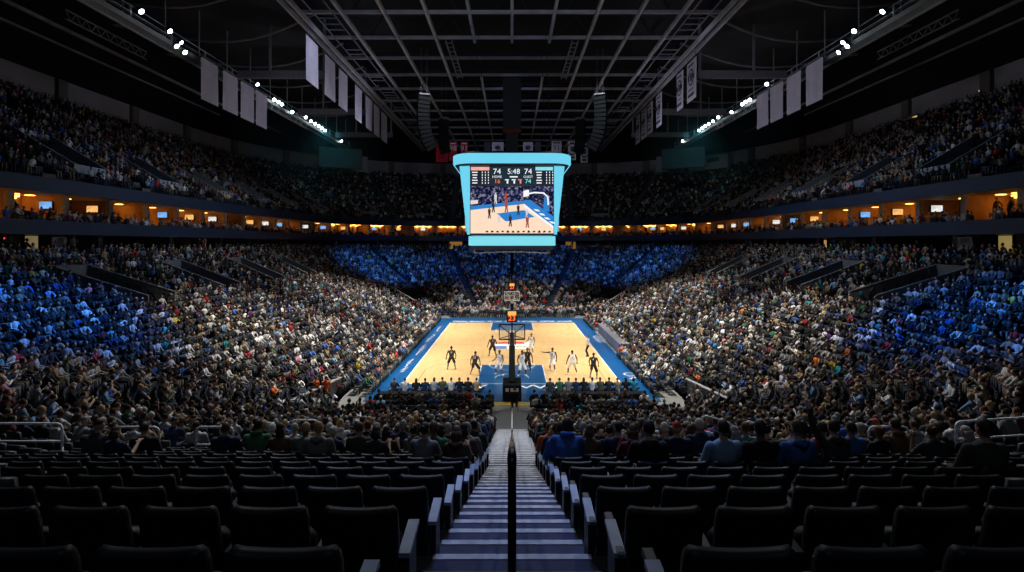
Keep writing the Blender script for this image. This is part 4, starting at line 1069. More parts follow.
for i, f in enumerate(SEATED):
    ST.append(dict(fig=f, body=f.body(), tops={'jacket': f.top('long'), 'hoodie': f.top('long', True), 't-shirt': f.top('short')}, bottoms=f.bottoms()))
TOPS = {'black': (.012, .012, .014), 'charcoal': (.045, .047, .052), 'grey': (.22, .22, .23), 'pale grey': (.45, .45, .46), 'white': (.74, .73, .71), 'navy': (.018, .03, .085), 'blue': (.04, .13, .42), 'light blue': (.22, .36, .55), 'red': (.42, .025, .03), 'maroon': (.14, .02, .03), 'olive': (.10, .10, .05), 'green': (.03, .14, .07), 'tan': (.38, .28, .17), 'brown': (.12, .07, .04), 'orange': (.65, .17, .03), 'yellow': (.65, .45, .06), 'teal': (.03, .30, .38), 'purple': (.12, .05, .2), 'pink': (.6, .25, .3)}
TW = dict(zip(TOPS, (30, 16, 11, 7, 12, 7, 3.5, 3, 1.8, 1.6, 3, 1.6, 6, 3.5, .8, .6, 1, .5, .5)))
TROU = [(.02, .025, .05), (.05, .07, .12), (.015, .015, .017), (.06, .06, .065), (.2, .17, .12)]
def spectator(x, y, z, yaw, label, ti, garment, top_c, hair, hstyle, group, name='spectator', cat='person', jit=True):
    t = ST[ti]
    o = put(name, t['body'], None, R.choice(SKIN[:4] if R.random() < .75 else SKIN[3:]))
    o.location = (x, y, z); o.rotation_euler = (0, 0, yaw)
    put('trousers', t['bottoms'], o, R.choice(TROU)); put(garment.replace('-', '_'), t['tops'][garment], o, top_c)
    seat_hair(t['fig'], hstyle, o, hair)
    return tag(o, label, cat, group)

# ---- players and officials on the court
def from_px(px, py):
    d = CZ * F / (py - 244); return (px - 512) / F * d, CY + d
ARM_DOWN = ((.2, .05, -.97), (.1, .4, -.9)); ARM_OUT = ((.42, .1, -.9), (.15, .45, -.88)); ARM_WIDE = ((.97, .1, -.05), (.95, .2, .15)); ARM_BENT = ((.4, -.1, -.9), (.1, .95, -.15)); ARM_LOW = ((.36, .15, -.92), (-.05, .55, -.82)); ARM_REACH = ((.5, .8, -.1), (.2, .95, .1))
DARK_KIT, WHITE_KIT = (.022, .022, .026), (.78, .78, .80)
num_w = mat('pale number', (.7, .7, .7)); num_d = mat('dark number', (.05, .05, .09))
def player(px, py, yaw, H, spread, crouch, lean, arms, kit, number, label, skin, hstyle='crop', stride=0.0, head=(0, 0), twist=0.0, back=True, cat='basketball player', official=False, stagger=0.0):
    k = H / 1.78
    hz = .93 * k - crouch
    f = Figure((0, -crouch * .45, hz), lean, ((-spread, stride, .09 * k), (spread, -stride, .09 * k)), arms, H, 1.14, head, twist, toes=((-.3, 1), (.3, 1)))
    x, y = from_px(px, py)
    o = put('player' if not official else 'referee', f.body(.013, False), None, skin); o.location = (x, y, .03); o.rotation_euler = (0, 0, yaw)
    if official:
        sh = put('striped_shirt', f.top('short'), o, (.38, .38, .40)); put('trousers', f.bottoms(), o, (.012, .012, .014))
    else:
        sh = put('jersey', f.top('vest'), o, kit); put('shorts', f.bottoms('shorts'), o, kit)
        m_ = num_w if kit == DARK_KIT else num_d
        for sd in (-1, 1):
            c = f.chest + f.fw * sd * .136 * k + f.up * .03
            text_obj(number, .24, m_, sh, 'jersey_number', c, (PI / 2 - lean if sd < 0 else PI / 2 + lean, 0, (0 if sd < 0 else PI) + twist), extrude=.006)
    for i in (0, 1): put('shoe', f.shoe(i), o, (.75, .75, .75) if kit == WHITE_KIT else (.03, .03, .035) if official else (.25, .25, .26))
    seat_hair(f, hstyle, o, HAIRC['black'])
    return tag(o, label, cat, 'referees' if official else 'dark-kit players' if kit == DARK_KIT else 'white-kit players')
B_, D_ = SKIN[4], SKIN[5]
player(451.5, 370, .1, 1.98, .30, .12, .16, (ARM_OUT, ARM_LOW), DARK_KIT, '8', 'player in dark kit with legs apart, nearest the left sideline', D_)
player(475, 375.5, -.25, 1.97, .38, .16, .25, (ARM_OUT, ARM_LOW), DARK_KIT, '22', 'player in dark kit in a wide stance at the left corner of the blue key', B_, stride=.1)
player(492.6, 356.8, .2, 1.96, .28, .1, .12, (ARM_OUT, ARM_BENT), DARK_KIT, '5', 'player in dark kit beyond the free throw line, left of the near hoop', D_, stride=.12)
player(499.8, 375.3, 2.6, 2.0, .30, .1, .12, (ARM_LOW, ARM_BENT), WHITE_KIT, '3', 'player in white kit inside the key just left of the stanchion', B_)
player(522, 376.5, 3.4, 2.04, .28, .08, .08, (ARM_BENT, ARM_LOW), WHITE_KIT, '4', 'tall player in white kit inside the key just right of the stanchion', D_)
player(527.5, 373, 3.0, 2.0, .26, .06, .1, (ARM_OUT, ARM_REACH), DARK_KIT, '1', 'player in dark kit half hidden behind the tall white-kit player in the key', B_)
player(531.5, 353.8, 2.7, 1.93, .26, .08, .1, (ARM_LOW, ARM_BENT), WHITE_KIT, '2', 'white-kit player farthest from the near basket, right of the centre mark', B_, stride=.2)
player(552.5, 371, 2.9, 1.95, .22, .14, .1, (ARM_LOW, ARM_WIDE), WHITE_KIT, '5', 'player in white kit holding one arm straight out, right of the key', D_, stride=.18)
player(572.5, 375.2, .15, 1.96, .36, .1, .14, (ARM_OUT, ARM_OUT), WHITE_KIT, '7', 'player in white kit with legs spread wide, second from the right sideline', D_)
player(593.5, 378.5, -.35, 1.98, .28, .1, .12, (ARM_LOW, ARM_LOW), DARK_KIT, '4', 'player in dark kit nearest the right sideline, seen from behind', D_, stride=.2)
player(588, 356.8, 1.3, 1.85, .16, .02, .02, (ARM_BENT, ARM_DOWN), (0, 0, 0), '', 'referee in grey striped shirt and black trousers on the right sideline', SKIN[1], official=True, cat='referee')
# people sitting on the floor along the near baseline, backs to the stand
FL = [Figure((0, 0, .14), .12, ((-.02, .36, .08), (.05, .36, .08)), (((.3, .5, -.8), (-.3, .9, -.2)), ((.3, .5, -.8), (-.3, .9, .1))), 1.76, 1.05, (h, 0), knee_bend=((-1, .25, .25), (1, .25, .25))) for h in (-.2, .3)]
FT = [dict(fig=f, body=f.body(.0125, False), top=f.top('long'), bottoms=f.bottoms()) for f in FL]
cols = ['charcoal', 'white', 'black', 'navy', 'pale grey', 'olive', 'white', 'black', 'black', 'tan', 'charcoal', 'green', 'grey', 'navy', 'black', 'white', 'olive', 'charcoal', 'tan', 'black', 'teal', 'red']
for i, px in enumerate((394, 405, 416, 425, 434, 442.5, 451, 459.5, 468, 476.5, 550, 559.6, 568.5, 576, 584, 592.3, 600.5, 609, 617.7, 626, 634)):
    t = FT[i % 2]; d = 34.9 + R.uniform(-.15, .15); s = 'left' if px < 512 else 'right'; n = 10 - i if px < 512 else i - 9
    o = put('courtside_sitter', t['body'], None, R.choice(SKIN[:4])); o.location = ((px - 512) / F * d, CY + d, .03); o.rotation_euler = (0, 0, R.uniform(-.25, .25))
    hc = R.choice(['black', 'dark brown', 'brown', 'black'])
    put('jacket', t['top'], o, TOPS[cols[i]]); put('trousers', t['bottoms'], o, TROU[i % 3]); seat_hair(t['fig'], R.choice(['short', 'crop', 'short', 'bob']), o, HAIRC[hc])
    tag(o, 'person in %s top sitting on the near baseline, %s %s of the stanchion' % (cols[i], ORD[n], s), 'person', 'people sitting along the near baseline')
# the black-clad helper on a folding chair behind the stanchion
def folding_chair(x, y, z, label):
    t = thing('folding_chair', label, 'chair', (x, y, z))
    m = MB(); m.box((0, .02, .45), (.42, .40, .03)); m.build('seat', bt, t, bevel=.008)
    m = MB(); m.box((0, -.2, .74), (.42, .03, .2), 0, 0, -.1); m.build('backrest', bt, t, bevel=.008)
    for s in (-1, 1):
        m = MB(); m.tube([(s * .21, -.24, .84), (s * .21, -.17, .45), (s * .21, .2, 0)], .013, 6); m.build('leg', dark, t); m = MB(); m.tube([(s * .19, .18, .44), (s * .19, -.22, 0)], .013, 6); m.build('leg', dark, t)
x, y = from_px(514.5, 410)
folding_chair(x, y, 0, 'black folding chair at the foot of the near stanchion')
spectator(x, y, 0, 0, 'black-clad helper on a folding chair behind the near stanchion', 2, 'jacket', TOPS['black'], HAIRC['black'], 'short', None, 'court_attendant')

# two orange-vested attendants standing at the near left corner of the floor
fs = Figure((0, 0, .93), .02, ((-.12, .02, .09), (.12, -.02, .09)), (((.2, .05, -.97), (-.2, .6, -.75)), ((.2, .05, -.97), (-.2, .6, -.75))), 1.78, 1.05)
fb, ft, fbt = fs.body(), fs.top('short'), fs.bottoms()
for i, (px, lab) in enumerate(((316, 'attendant in orange top standing at the left corner of the floor, farther left one'), (326, 'attendant in orange top standing at the left corner of the floor, nearer the tables'))):
    d = 32.2; o = put('attendant', fb, None, SKIN[i + 1]); o.location = ((px - 512) / F * d, CY + d, 0); o.rotation_euler = (0, 0, -.6 + i * .9)
    put('orange_top', ft, o, (.8, .13, .02)); put('trousers', fbt, o, (.012, .012, .014)); seat_hair(fs, 'short', o, HAIRC['black' if i else 'dark brown'])
    tag(o, lab, 'person', 'orange-topped attendants')
# ---------------------------------------------------------------- seats and spectators of the near stand, one by one
seat_m = mat('black seat vinyl', (.010, .012, .017), .5, noise=.2, scale=5, spec=.3); seat_f = mat('seat frame', (.02, .022, .028), .45, .3); arm_m = mat('pale blue-lit armrest', (.34, .45, .66), .4, noise=.15, scale=10)  # aisle-end armrests: pale, with the blue light on them put into the colour
def seat_proto():
    t = thing('arena_seat', 'seat', 'seat', (0, 0, 0))
    # padded back with a slightly dished, round-cornered top
    m = MB(); w, h = .212, .48; rings = []
    prof = []
    for i in range(9): prof.append((lerp(-w, w, i / 8), None))
    def outline(g):
        P = [(-w + g + .02, -.02 + g), (-w + g, .03)]
        P += [(-w + g, h - .06), (-w + g + .008, h - .018 - g), (-w + g + .028, h - g * 1.2)]
        P += [(x, h - .016 * (1 - (x / w) ** 2) - g * 1.2) for x in np.linspace(-w + .06, w - .06, 5)]
        P += [(w - g - .028, h - g * 1.2), (w - g - .008, h - .018 - g), (w - g, h - .06), (w - g, .03), (w - g - .02, -.02 + g)]
        return P
    for g, y in ((.02, -.042), (.0, -.03), (.0, .02), (.022, .042)): rings.append([(x, y - .03 - (z * .17), .40 + z) for x, z in outline(g)])
    m.loft(rings); m.build('backrest', seat_m, t, True)
    m = MB()                                    # tipped-up cushion
    m.loft([[(x * sc, .075 + yy - (z - .2) * .12, .36 + z) for x, z in ((-.195, 0), (-.195, .26), (-.16, .30), (.16, .30), (.195, .26), (.195, 0))] for yy, sc in ((-.04, .94), (-.025, 1), (.025, 1), (.04, .9))]); m.build('seat_cushion', seat_m, t, True)
    a = MB(); a.beam((-.24, -.10, .60), (-.24, .30, .63), .055, .035); a = a.build('armrest', seat_f, t, bevel=.008)
    p = MB(); p.beam((-.24, .0, .0), (-.24, -.02, .6), .04, .12); p.box((-.24, .0, .012), (.07, .22, .024)); p = p.build('seat_standard', seat_f, t)
    e = MB(); e.box((0, -.055, .34), (.42, .05, .05)); e = e.build('cross_bar', seat_f, t)
    return t
PROTO = seat_proto(); PKIDS = list(PROTO.children)
e = MB(); e.beam((.245, -.10, .60), (.245, .20, .635), .066, .03); END_ARM_ME = e.mesh('end_armrest', arm_m)
e = MB(); e.beam((.245, .03, .0), (.245, .03, .60), .05, .22); END_PANEL_ME = e.mesh('end_panel', seat_f)

SEATS = []        # (dist, x, y, z, yaw, row, idx, side, end, occupied)
def rows():
    for sg in (1, -1):
        for blk in BL:
            for k in range(NL):
                sp, Lp = block_spans(blk, k, 1)
                u = (k + .93) / NL; p = blk[0]
                for si, (s, e) in enumerate(sp):
                    n = int((e - s) / (.485 if p == 'N' else .525))
                    if n < 1: continue
                    st_ = (e - s) / n
                    for i in range(n):
                        m = s + st_ * (i + .5)
                        x, y, nx, ny = LOW.pt(p, m / Lp, u, sg)
                        yield p, blk, k, sg, i, n, x, y, zl(k), math.atan2(nx, -ny), nx, ny
ALL = []
for (p, blk, k, sg, i, n, x, y, z, yaw, nx, ny) in rows():
    if not in_view(x, y, 1.15): continue
    d = y - CY
    near = p in ('N', 'C1')
    r = 27 - k                                   # row counted up from the picture's bottom (row 1 is nearest)
    occ = R.random() < (.93 if d < 60 else .95)
    if near and d < 12.2:
        if x < 0: occ = (r >= 10) or (r == 9 and R.random() < .55 and x < -2) or (r in (8, 9) and x > -1.6 and R.random() < .8)
        else: occ = (r >= 9) or (r == 8 and R.random() < .62) or (r == 7 and R.random() < .10)
        if r >= 9 and R.random() < .07: occ = False
    if near and 9.5 < d < 12.6 and any(a_ < x < c_ for a_, c_ in ((-13, -9.3), (-9.0, -7.3), (-7.1, -5.8), (5.8, 7.1), (7.4, 8.9), (9.3, 13))): occ = False
    if p == 'C1' and abs((abs(x) - 11.2) * .979 - (-16.6 - y) * .205) < .55 and y < -16: occ = False
    if x > 24 and 30 < d < 42 and 14 <= k <= 17 and R.random() < .8: occ = False
    ALL.append(dict(p=p, k=k, sg=sg, i=i, n=n, x=x, y=y, z=z, yaw=yaw, nx=nx, ny=ny, d=math.hypot(x, d), r=r, occ=occ, strict=in_view(x, y, .99), end=(i == 0 and p == 'N')))
# single spectators who stand out in the front rows: (row, across, top colour, garment, hair, hair style)
for r_, x_, tc_, g_, hn_, hs_ in ((7, 2.75, 'light blue', 'jacket', 'dark brown', 'short'), (7, 2.1, 'black', 'hoodie', 'black', 'crop'), (7, 3.23, 'black', 'jacket', 'black', 'short'), (7, 3.75, 'blue', 'hoodie', 'brown', 'short'), (8, 4.5, 'red', 't-shirt', 'dark brown', 'short'), (6, 5.35, 'charcoal', 'jacket', 'black', 'short'), (10, 4.45, 'teal', 'jacket', 'brown', 'short'), (9, 3.0, 'navy', 'jacket', 'red', 'cap'), (9, .9, 'blue', 'jacket', 'dark brown', 'short'), (9, 1.45, 'brown', 'jacket', 'brown', 'bob'), (8, 2.0, 'maroon', 'hoodie', 'brown', 'long'), (10, -.9, 'grey', 'jacket', 'grey', 'short'), (9, -1.4, 'green', 'jacket', 'brown', 'crop'), (12, -5.3, 'white', 'jacket', 'white', 'short'), (12, -4.9, 'pale grey', 'jacket', 'grey', 'short'), (10, -7.2, 'black', 'jacket', 'dark brown', 'short')):
    c_ = min((a for a in ALL if a['p'] == 'N' and a['r'] == r_), key=lambda a: abs(a['x'] - x_)); c_['occ'] = True; c_['force'] = (tc_, g_, hn_, hs_)
ALL.sort(key=lambda a: a['d'])
ind_seats = [a for a in ALL if a['p'] in ('N',) and a['strict'] and a['y'] - CY > 1.5][:300]
ids = {id(a) for a in ind_seats}
n = 0
for a in ind_seats:
    side = 'left' if a['x'] < 0 else 'right'
    lab = '%s black folding seat, %s row from the bottom, %s seat %s of centre aisle' % ('occupied' if a['occ'] else 'empty', ORD[a['r']], ORD[a['i'] + 1], side)
    if n == 0: t = tag(PROTO, lab, 'seat', 'black seats of the near stand')
    else:
        t = thing('arena_seat', lab, 'seat', group='black seats of the near stand')
        for c in PKIDS: clone(c, t)
    if a['end']:
        for me_, nm in ((END_ARM_ME, 'end_armrest'), (END_PANEL_ME, 'end_panel')):
            o = put(nm, me_, t)
            if a['x'] > 0: o.location = (-.49, 0, 0)
    t.location = (a['x'], a['y'], a['z']); t.rotation_euler = (0, 0, a['yaw'])
    n += 1
# the 300 nearest spectators
ind = [a for a in ALL if a['occ'] and a['strict'] and a['p'] in ('N', 'C1') and a['y'] - CY > 4][:300]
pid = {id(a) for a in ind}
for a in ind:
    side = 'left' if a['x'] < 0 else 'right'
    tc = R.choices(list(TW), list(TW.values()))[0]; ti = R.choices(range(7), (30, 14, 12, 16, 14, 6, 1.5))[0]; fem = ST[ti]['fig'].fem
    gar = R.choices(['jacket', 'hoodie', 't-shirt'], (4, 4, 3))[0]
    hn = R.choices(list(HAIRC), (22, 24, 24, 9, 12, 5, 4))[0]; hs = R.choice(['long', 'bob', 'long', 'bun']) if fem else R.choices(['short', 'crop', 'cap'], (5, 3, 1.2))[0]
    if a['d'] < 13.5 and tc in ('white', 'pale grey', 'light blue', 'yellow', 'purple', 'tan'): tc = R.choice(['black', 'charcoal', 'navy', 'brown'])
    if 'force' in a:
        tc, gar, hn, hs = a['force']; ti = 3 if hs in ('long', 'bob') else 0
    hcol = HAIRC.get(hn, TOPS['red']); hd = '%s hair' % hn
    if hs == 'cap':
        cn = 'red' if 'force' in a else R.choice(['black', 'navy', 'grey', 'red']); hcol = TOPS[cn]; hd = '%s cap' % cn
    where = '%s %s of centre aisle' % (ORD[a['i'] + 1], side) if a['p'] == 'N' else '%s beyond %s corner aisle' % (ORD[a['i'] + 1], side)
    if a['p'] == 'C1' and a['yaw'] and abs(a['yaw']) > PI / 4: where = '%s past second %s aisle' % (ORD[a['i'] + 1], side)
    fx, fy = -a['nx'], -a['ny']
    spectator(a['x'] + fx * .15, a['y'] + fy * .15, a['z'], a['yaw'] + R.uniform(-.16, .16) + a['x'] * .004, 'spectator, %s %s, %s, %s row up, %s' % (tc, gar, hd, ORD[a['r']], where), ti, gar, TOPS[tc], hcol, hs, 'spectators of the near stand')

# ---------------------------------------------------------------- everyone and every seat beyond: one crowd, one block of seats
def tri(mb_list):
    """[(MB, slot)] -> verts, tris, slot per vert"""
    V = []; T = []; S = []
    for mb, sl in mb_list:
        b = len(V); V += mb.v; S += [sl] * len(mb.v)
        for f in mb.f:
            for j in range(1, len(f) - 1): T.append((f[0] + b, f[j] + b, f[j + 1] + b))
    return np.array(V, np.float32), np.array(T, np.int32), np.array(S)
def ell(n, c, rx, ry): return [(c[0] + rx * math.cos(2 * PI * k / n), c[1] + ry * math.sin(2 * PI * k / n), c[2]) for k in range(n)]
def sph(mb, c, r, nu, nv, z0=-1.0, z1=1.0):
    rings = []
    for j in range(nv + 1):
        z = lerp(z0, z1, j / nv); w = math.sqrt(max(.02, 1 - z * z)); rings.append(ell(nu, (c[0], c[1], c[2] + z * r[2]), r[0] * w, r[1] * w))
    mb.loft(rings)
def person_tmpl(lod, pose, stand=False):
    n = 8 if lod == 1 else 5; q = 6 if lod == 1 else 4
    lean = (.0, .16, -.05, .05)[pose % 4]; zz = .43 if stand else 0
    tp = MB(); m = [( .46 + zz, .17, .12, 0), (.66 + zz, .155, .11, lean * .3), (.88 + zz, .20, .125, lean * .75), (1.01 + zz, .165, .09, lean), (1.06 + zz, .06, .055, lean)]
    if lod == 2: m = [m[0], m[2], m[3], m[4]]
    tp.loft([ell(n, (0, l, z), a, b) for z, a, b, l in m])
    arms = {0: ((.27, .08 + lean, .72), (.12, .32, .62)), 1: ((.25, .18 + lean, .76), (.08, .42, .66)), 2: ((.25, .16, .74), (.03, .24, .86)), 3: ((.27, .12, .76), (.14, .34, 1.02)), 4: ((.30, .1, 1.16), (.28, .14, 1.45)), 5: ((.27, .06, .72), (.05, .30, .80))}[pose]
    sk = MB()
    for s in (-1, 1):
        a2 = arms if pose != 4 or s > 0 else ((.27, .08, .72), (.12, .32, .62))
        e = (s * a2[0][0], a2[0][1], a2[0][2] + zz); w = (s * a2[1][0], a2[1][1], a2[1][2] + zz)
        tp.tube([(s * .18, lean, .98 + zz), e, w], [.06, .052, .04], q - 1)
        if lod == 1: sk.lathe((w[0] * .97, w[1] + .05, w[2]), [(.02, -.05), (.045, 0), (.02, .05)], 5)
    hp = (0, lean + .03, 1.19 + zz)
    sk.tube([(0, lean, 1.03 + zz), (0, lean + .01, 1.12 + zz)], .05, q - 1); sph(sk, hp, (.078, .095, .12), n, 5 if lod == 1 else 3)
    hr = MB(); sph(hr, (hp[0], hp[1] - .018, hp[2] + .012), (.084, .097, .124), n, 4 if lod == 1 else 2, -.15, .96)
    lg = MB(); sh = MB()
    for s in (-1, 1):
        if stand: lg.tube([(s * .09, 0, .92), (s * .1, .03, .5), (s * .11, 0, .08)], [.1, .075, .055], q - 1)
        else: lg.tube([(s * .09, .0, .50), (s * .12, .42, .53), (s * .12, .41, .08)], [.095, .075, .055], q - 1)
        if lod == 1: sh.box((s * .12, .08 if stand else .47, .045), (.09, .26, .08))
    if pose in (0, 3) and lod == 1 and False: pass
    return tri([(sk, 0), (hr, 1), (tp, 2), (lg, 3), (sh, 4)])
TM = {(l, p, s): person_tmpl(l, p, s) for l in (1, 2) for p in range(6) for s in (False, True)}
P1, P2 = [], []
def crowd_add(x, y, z, yaw, stand=False, dark=1.0):
    d = math.hypot(x, y - CY)
    (P1 if d < 34 else P2).append((x, y, z, yaw, stand, dark))
for a in ALL:
    if a['occ'] and id(a) not in pid and (a['y'] - CY > 9 or abs(a['x']) > 9.5): crowd_add(a['x'] - a['nx'] * .15, a['y'] - a['ny'] * .15, a['z'], a['yaw'])
# courtside and floor seats
FLOOR_SEATS = []
def floor_row(x0, x1, y, yaw, step=.56, vert=False, prob=.95):
    n = int(abs((x1 - x0)) / step)
    for i in range(n):
        v = x0 + (x1 - x0) * (i + .5) / n
        x_, y_ = (y, v) if vert else (v, y)
        FLOOR_SEATS.append((x_, y_, 0, yaw))
        if R.random() < prob: crowd_add(x_ - math.sin(yaw) * .15, y_ + math.cos(yaw) * .15, 0, yaw)
for r in range(3):
    y = -20.75 - r * .9
    floor_row(1.0 + .1 * r, 8.0 + r * .3, y, 0); floor_row(-8.0 - r * .3, -1.0 - .1 * r, y, 0)
for r in range(4):
    floor_row(-8.2 - r * .3, 8.2 + r * .3, 19.2 + r * .95, PI, .54)
for s in (-1, 1):
    floor_row(-17.2, 16.0, s * 10.45, s * PI / 2, .58, True) if s < 0 else (floor_row(-17.2, -5.2, 10.45, PI / 2, .58, True), floor_row(8.0, 16.0, 10.45, PI / 2, .58, True))
    floor_row(-17.6, -5.4, s * 9.6, s * PI / 2, .58, True); floor_row(8.0, 16.2, s * 9.6, s * PI / 2, .58, True)
    if s < 0: floor_row(-5.4, 8.0, -9.6, -PI / 2, .58, True)
    else: floor_row(-4.6, 7.1, 10.35, PI / 2, .62, True)
    for i in range(9): crowd_add(s * (9.2 + R.random() * 2.2), 17.5 + R.random() * 5, 0, PI - s * .5, True)
# suite guests: two seated rows and some standing at the back
for (off, z, step) in ((.75, 10.75, .62), (1.75, 11.0, .62)):
    for (x, y, nx, ny) in walk(rr(off), step):
        if in_view(x, y, 1.12) and R.random() < .66: crowd_add(x - nx * -.1, y - ny * -.1, z, math.atan2(nx, -ny) + R.uniform(-.4, .4))
for (x, y, nx, ny) in walk(rr(3.4), 1.1):
    if in_view(x, y, 1.12) and R.random() < .35: crowd_add(x, y, 11.25, R.uniform(0, 6.28), True)
for (x, y, nx, ny) in walk(rr(2.0), 1.0):
    if in_view(x, y, 1.12) and R.random() < .45: crowd_add(x, y, 8.8, math.atan2(nx, -ny) + R.uniform(-.6, .6), R.random() < .6)
# upper bowl
UP_SEATS = []
for sg in (1, -1):
    for (p, f0, f1) in UB:
        for k in range(NU):
            u = (k + .75) / NU; Lp = UPP.length(p, u); a0, a1 = f0 * Lp + .6, f1 * Lp - (.6 if p != 'F' else 0)
            n = int((a1 - a0) / .53)
            for i in range(n):
                m = a0 + (a1 - a0) * (i + .5) / n
                x, y, nx, ny = UPP.pt(p, m / Lp, u, sg)
                if not in_view(x, y, 1.1): continue
                if p == 'S' and 1 <= k <= 5:
                    mid = (f0 + f1) / 2 * Lp
                    if p == 'S' and abs(m - mid) < 1.7: continue
                yaw = math.atan2(nx, -ny); UP_SEATS.append((x, y, zu(k), yaw))
                if R.random() < (.86 if k < 15 else .74): crowd_add(x - nx * .15, y - ny * .15, zu(k), yaw + R.uniform(-.2, .2))
TOPA = np.array(list(TOPS.values()), np.float32); TOPW = np.array(list(TW.values())); TOPW = TOPW / TOPW.sum()
HA = np.array(list(HAIRC.values()), np.float32); SA_ = np.array(SKIN, np.float32); TA = np.array(TROU, np.float32)
def assemble(name, groups):
    """groups: [(tmpl, array of x y z yaw, colours(n, 5, 3))] -> one mesh"""
    Vs, Ts, Cs = [], [], []; off = 0
    for (V, T, S), A, C in groups:
        if len(A) == 0: continue
        n = len(A); sc = NR.normal(1, .045, n).clip(.9, 1.1)[:, None].astype(np.float32); wd = NR.uniform(.92, 1.12, n)[:, None].astype(np.float32)
        c, s = np.cos(A[:, 3])[:, None], np.sin(A[:, 3])[:, None]
        X = V[None, :, 0] * wd; Yv = V[None, :, 1] * np.ones_like(wd); Z = V[None, :, 2] * sc
        P = np.stack([X * c - Yv * s + A[:, 0:1], X * s + Yv * c + A[:, 1:2], Z + A[:, 2:3]], -1).astype(np.float32).reshape(-1, 3)
        tt = (T[None] + (np.arange(n) * len(V))[:, None, None] + off).reshape(-1, 3)
        Vs.append(P); Ts.append(tt.astype(np.int32)); Cs.append(C[:, S].reshape(-1, 3)); off += n * len(V)
    V = np.concatenate(Vs); T = np.concatenate(Ts); C = np.concatenate(Cs)
    me = bpy.data.meshes.new(name); me.vertices.add(len(V)); me.vertices.foreach_set('co', V.ravel())
    me.loops.add(len(T) * 3); me.loops.foreach_set('vertex_index', T.ravel()); me.polygons.add(len(T))
    me.polygons.foreach_set('loop_start', np.arange(0, len(T) * 3, 3, dtype=np.int32))
    me.polygons.foreach_set('use_smooth', np.ones(len(T), bool))
    at = me.color_attributes.new('Col', 'FLOAT_COLOR', 'POINT'); at.data.foreach_set('color', np.concatenate([C, np.ones((len(C), 1))], 1).astype(np.float32).ravel())
    me.update()
    return me
gs = []
for lod, PP in ((1, P1), (2, P2)):
    A = np.array([p[:4] for p in PP], np.float64); st_ = np.array([p[4] for p in PP]); n = len(A)
    pose = NR.choice(6, n, p=(.36, .2, .16, .1, .03, .15))
    C = np.zeros((n, 5, 3)); C[:, 0] = SA_[NR.choice(6, n, p=(.26, .22, .2, .14, .1, .08))]; C[:, 1] = HA[NR.choice(7, n, p=(.24, .25, .22, .09, .12, .05, .03))]
    C[:, 2] = TOPA[NR.choice(len(TOPA), n, p=TOPW)]; C[:, 3] = TA[NR.choice(len(TA), n)]; C[:, 4] = .02
    C[:, 2] *= NR.uniform(.6, 1.3, n)[:, None]; C = C.clip(0, .9)
    A[:, 3] += NR.normal(0, .14, n)
    for p in range(6):
        for sd in (False, True):
            mk = (pose == p) & (st_ == sd); gs.append((TM[(lod, p, sd)], A[mk], C[mk]))
me = assemble('spectator_crowd', gs); me.materials.append(mat('crowd clothing', (1, 1, 1), .85, noise=.12, scale=9, src='Col'))
o = bpy.data.objects.new('spectator_crowd', me); COL.objects.link(o)
tag(o, 'thousands of seated spectators filling both tiers beyond the nearest rows', 'crowd', None, 'stuff')
# seats
m = MB(); m.box((0, -.06, .62), (.44, .07, .44), 0, 0, .12); m.box((0, .18, .43), (.43, .40, .07)); m.box((-.235, .08, .6), (.05, .4, .04)); m.box((-.235, .02, .3), (.05, .12, .6))
ST1 = tri([(m, 0)]); m = MB(); m.box((0, -.06, .58), (.47, .07, .42), 0, 0, .12); m.box((0, .16, .42), (.46, .38, .07)); ST2 = tri([(m, 0)])
def cc(n, c): return np.tile(np.array(c, np.float64), (n, 5, 1))
A1 = np.array([(a['x'], a['y'], a['z'], a['yaw']) for a in ALL if id(a) not in ids and a['d'] < 40]); A2 = np.array([(a['x'], a['y'], a['z'], a['yaw']) for a in ALL if id(a) not in ids and a['d'] >= 40] + [f for f in FLOOR_SEATS] + UP_SEATS)
me = assemble('arena_seat_block', [(ST1, A1, cc(len(A1), (.014, .017, .024))), (ST2, A2, cc(len(A2), (.014, .018, .028)))]); me.materials.append(mat('far seat plastic', (1, 1, 1), .5, noise=.15, src='Col'))
o = bpy.data.objects.new('arena_seat_block', me); COL.objects.link(o)
tag(o, 'dark seats of both tiers beyond the nearest rows, mostly hidden by the crowd', 'seats', None, 'stuff')
print('crowd', len(P1), len(P2), 'individuals', len(ind), 'seats', n, len(A1), len(A2), 'ind far d', ind[-1]['d'])
# ---------------------------------------------------------------- light and camera
def spot(name, loc, target, energy, deg, col=(1, 1, 1), blend=.8, size=.4):
    l = bpy.data.lights.new(name, 'SPOT'); l.energy = energy; l.spot_size = math.radians(deg); l.spot_blend = blend; l.color = col; l.shadow_soft_size = size
    o = bpy.data.objects.new(name, l); COL.objects.link(o); o.location = loc
    o.rotation_euler = (Vector(target) - Vector(loc)).to_track_quat('-Z', 'Y').to_euler()
    return o
KEY = (1.0, .955, .85)
for s in (-1, 1):
    for y in (-10, 0, 10, 20):
        spot('court_spot', (s * 26, y, 28), (-s * 1.0, y * .75 - 1, 0), 22500, 42, KEY, .7)
    spot('court_front_fill', (s * 18, -36, 27.5), (0, -6, 0), 21000, 34, KEY, .8)  # added lamp, brightens the players' camera-facing sides
for y in (-9, 9):
    for s in (-1, 1): spot('bowl_spot', (s * 9, y * 1.35, 29), (s * 14, y * 1.25, 1), 52000, 58, (1.0, .94, .85), 1.0, .6)
for s in (-1, 1): spot('bowl_spill', (s * 6, 0, 29), (s * 20, 0, 4), 6500, 105, (.85, .92, 1.0), 1.0, .6)
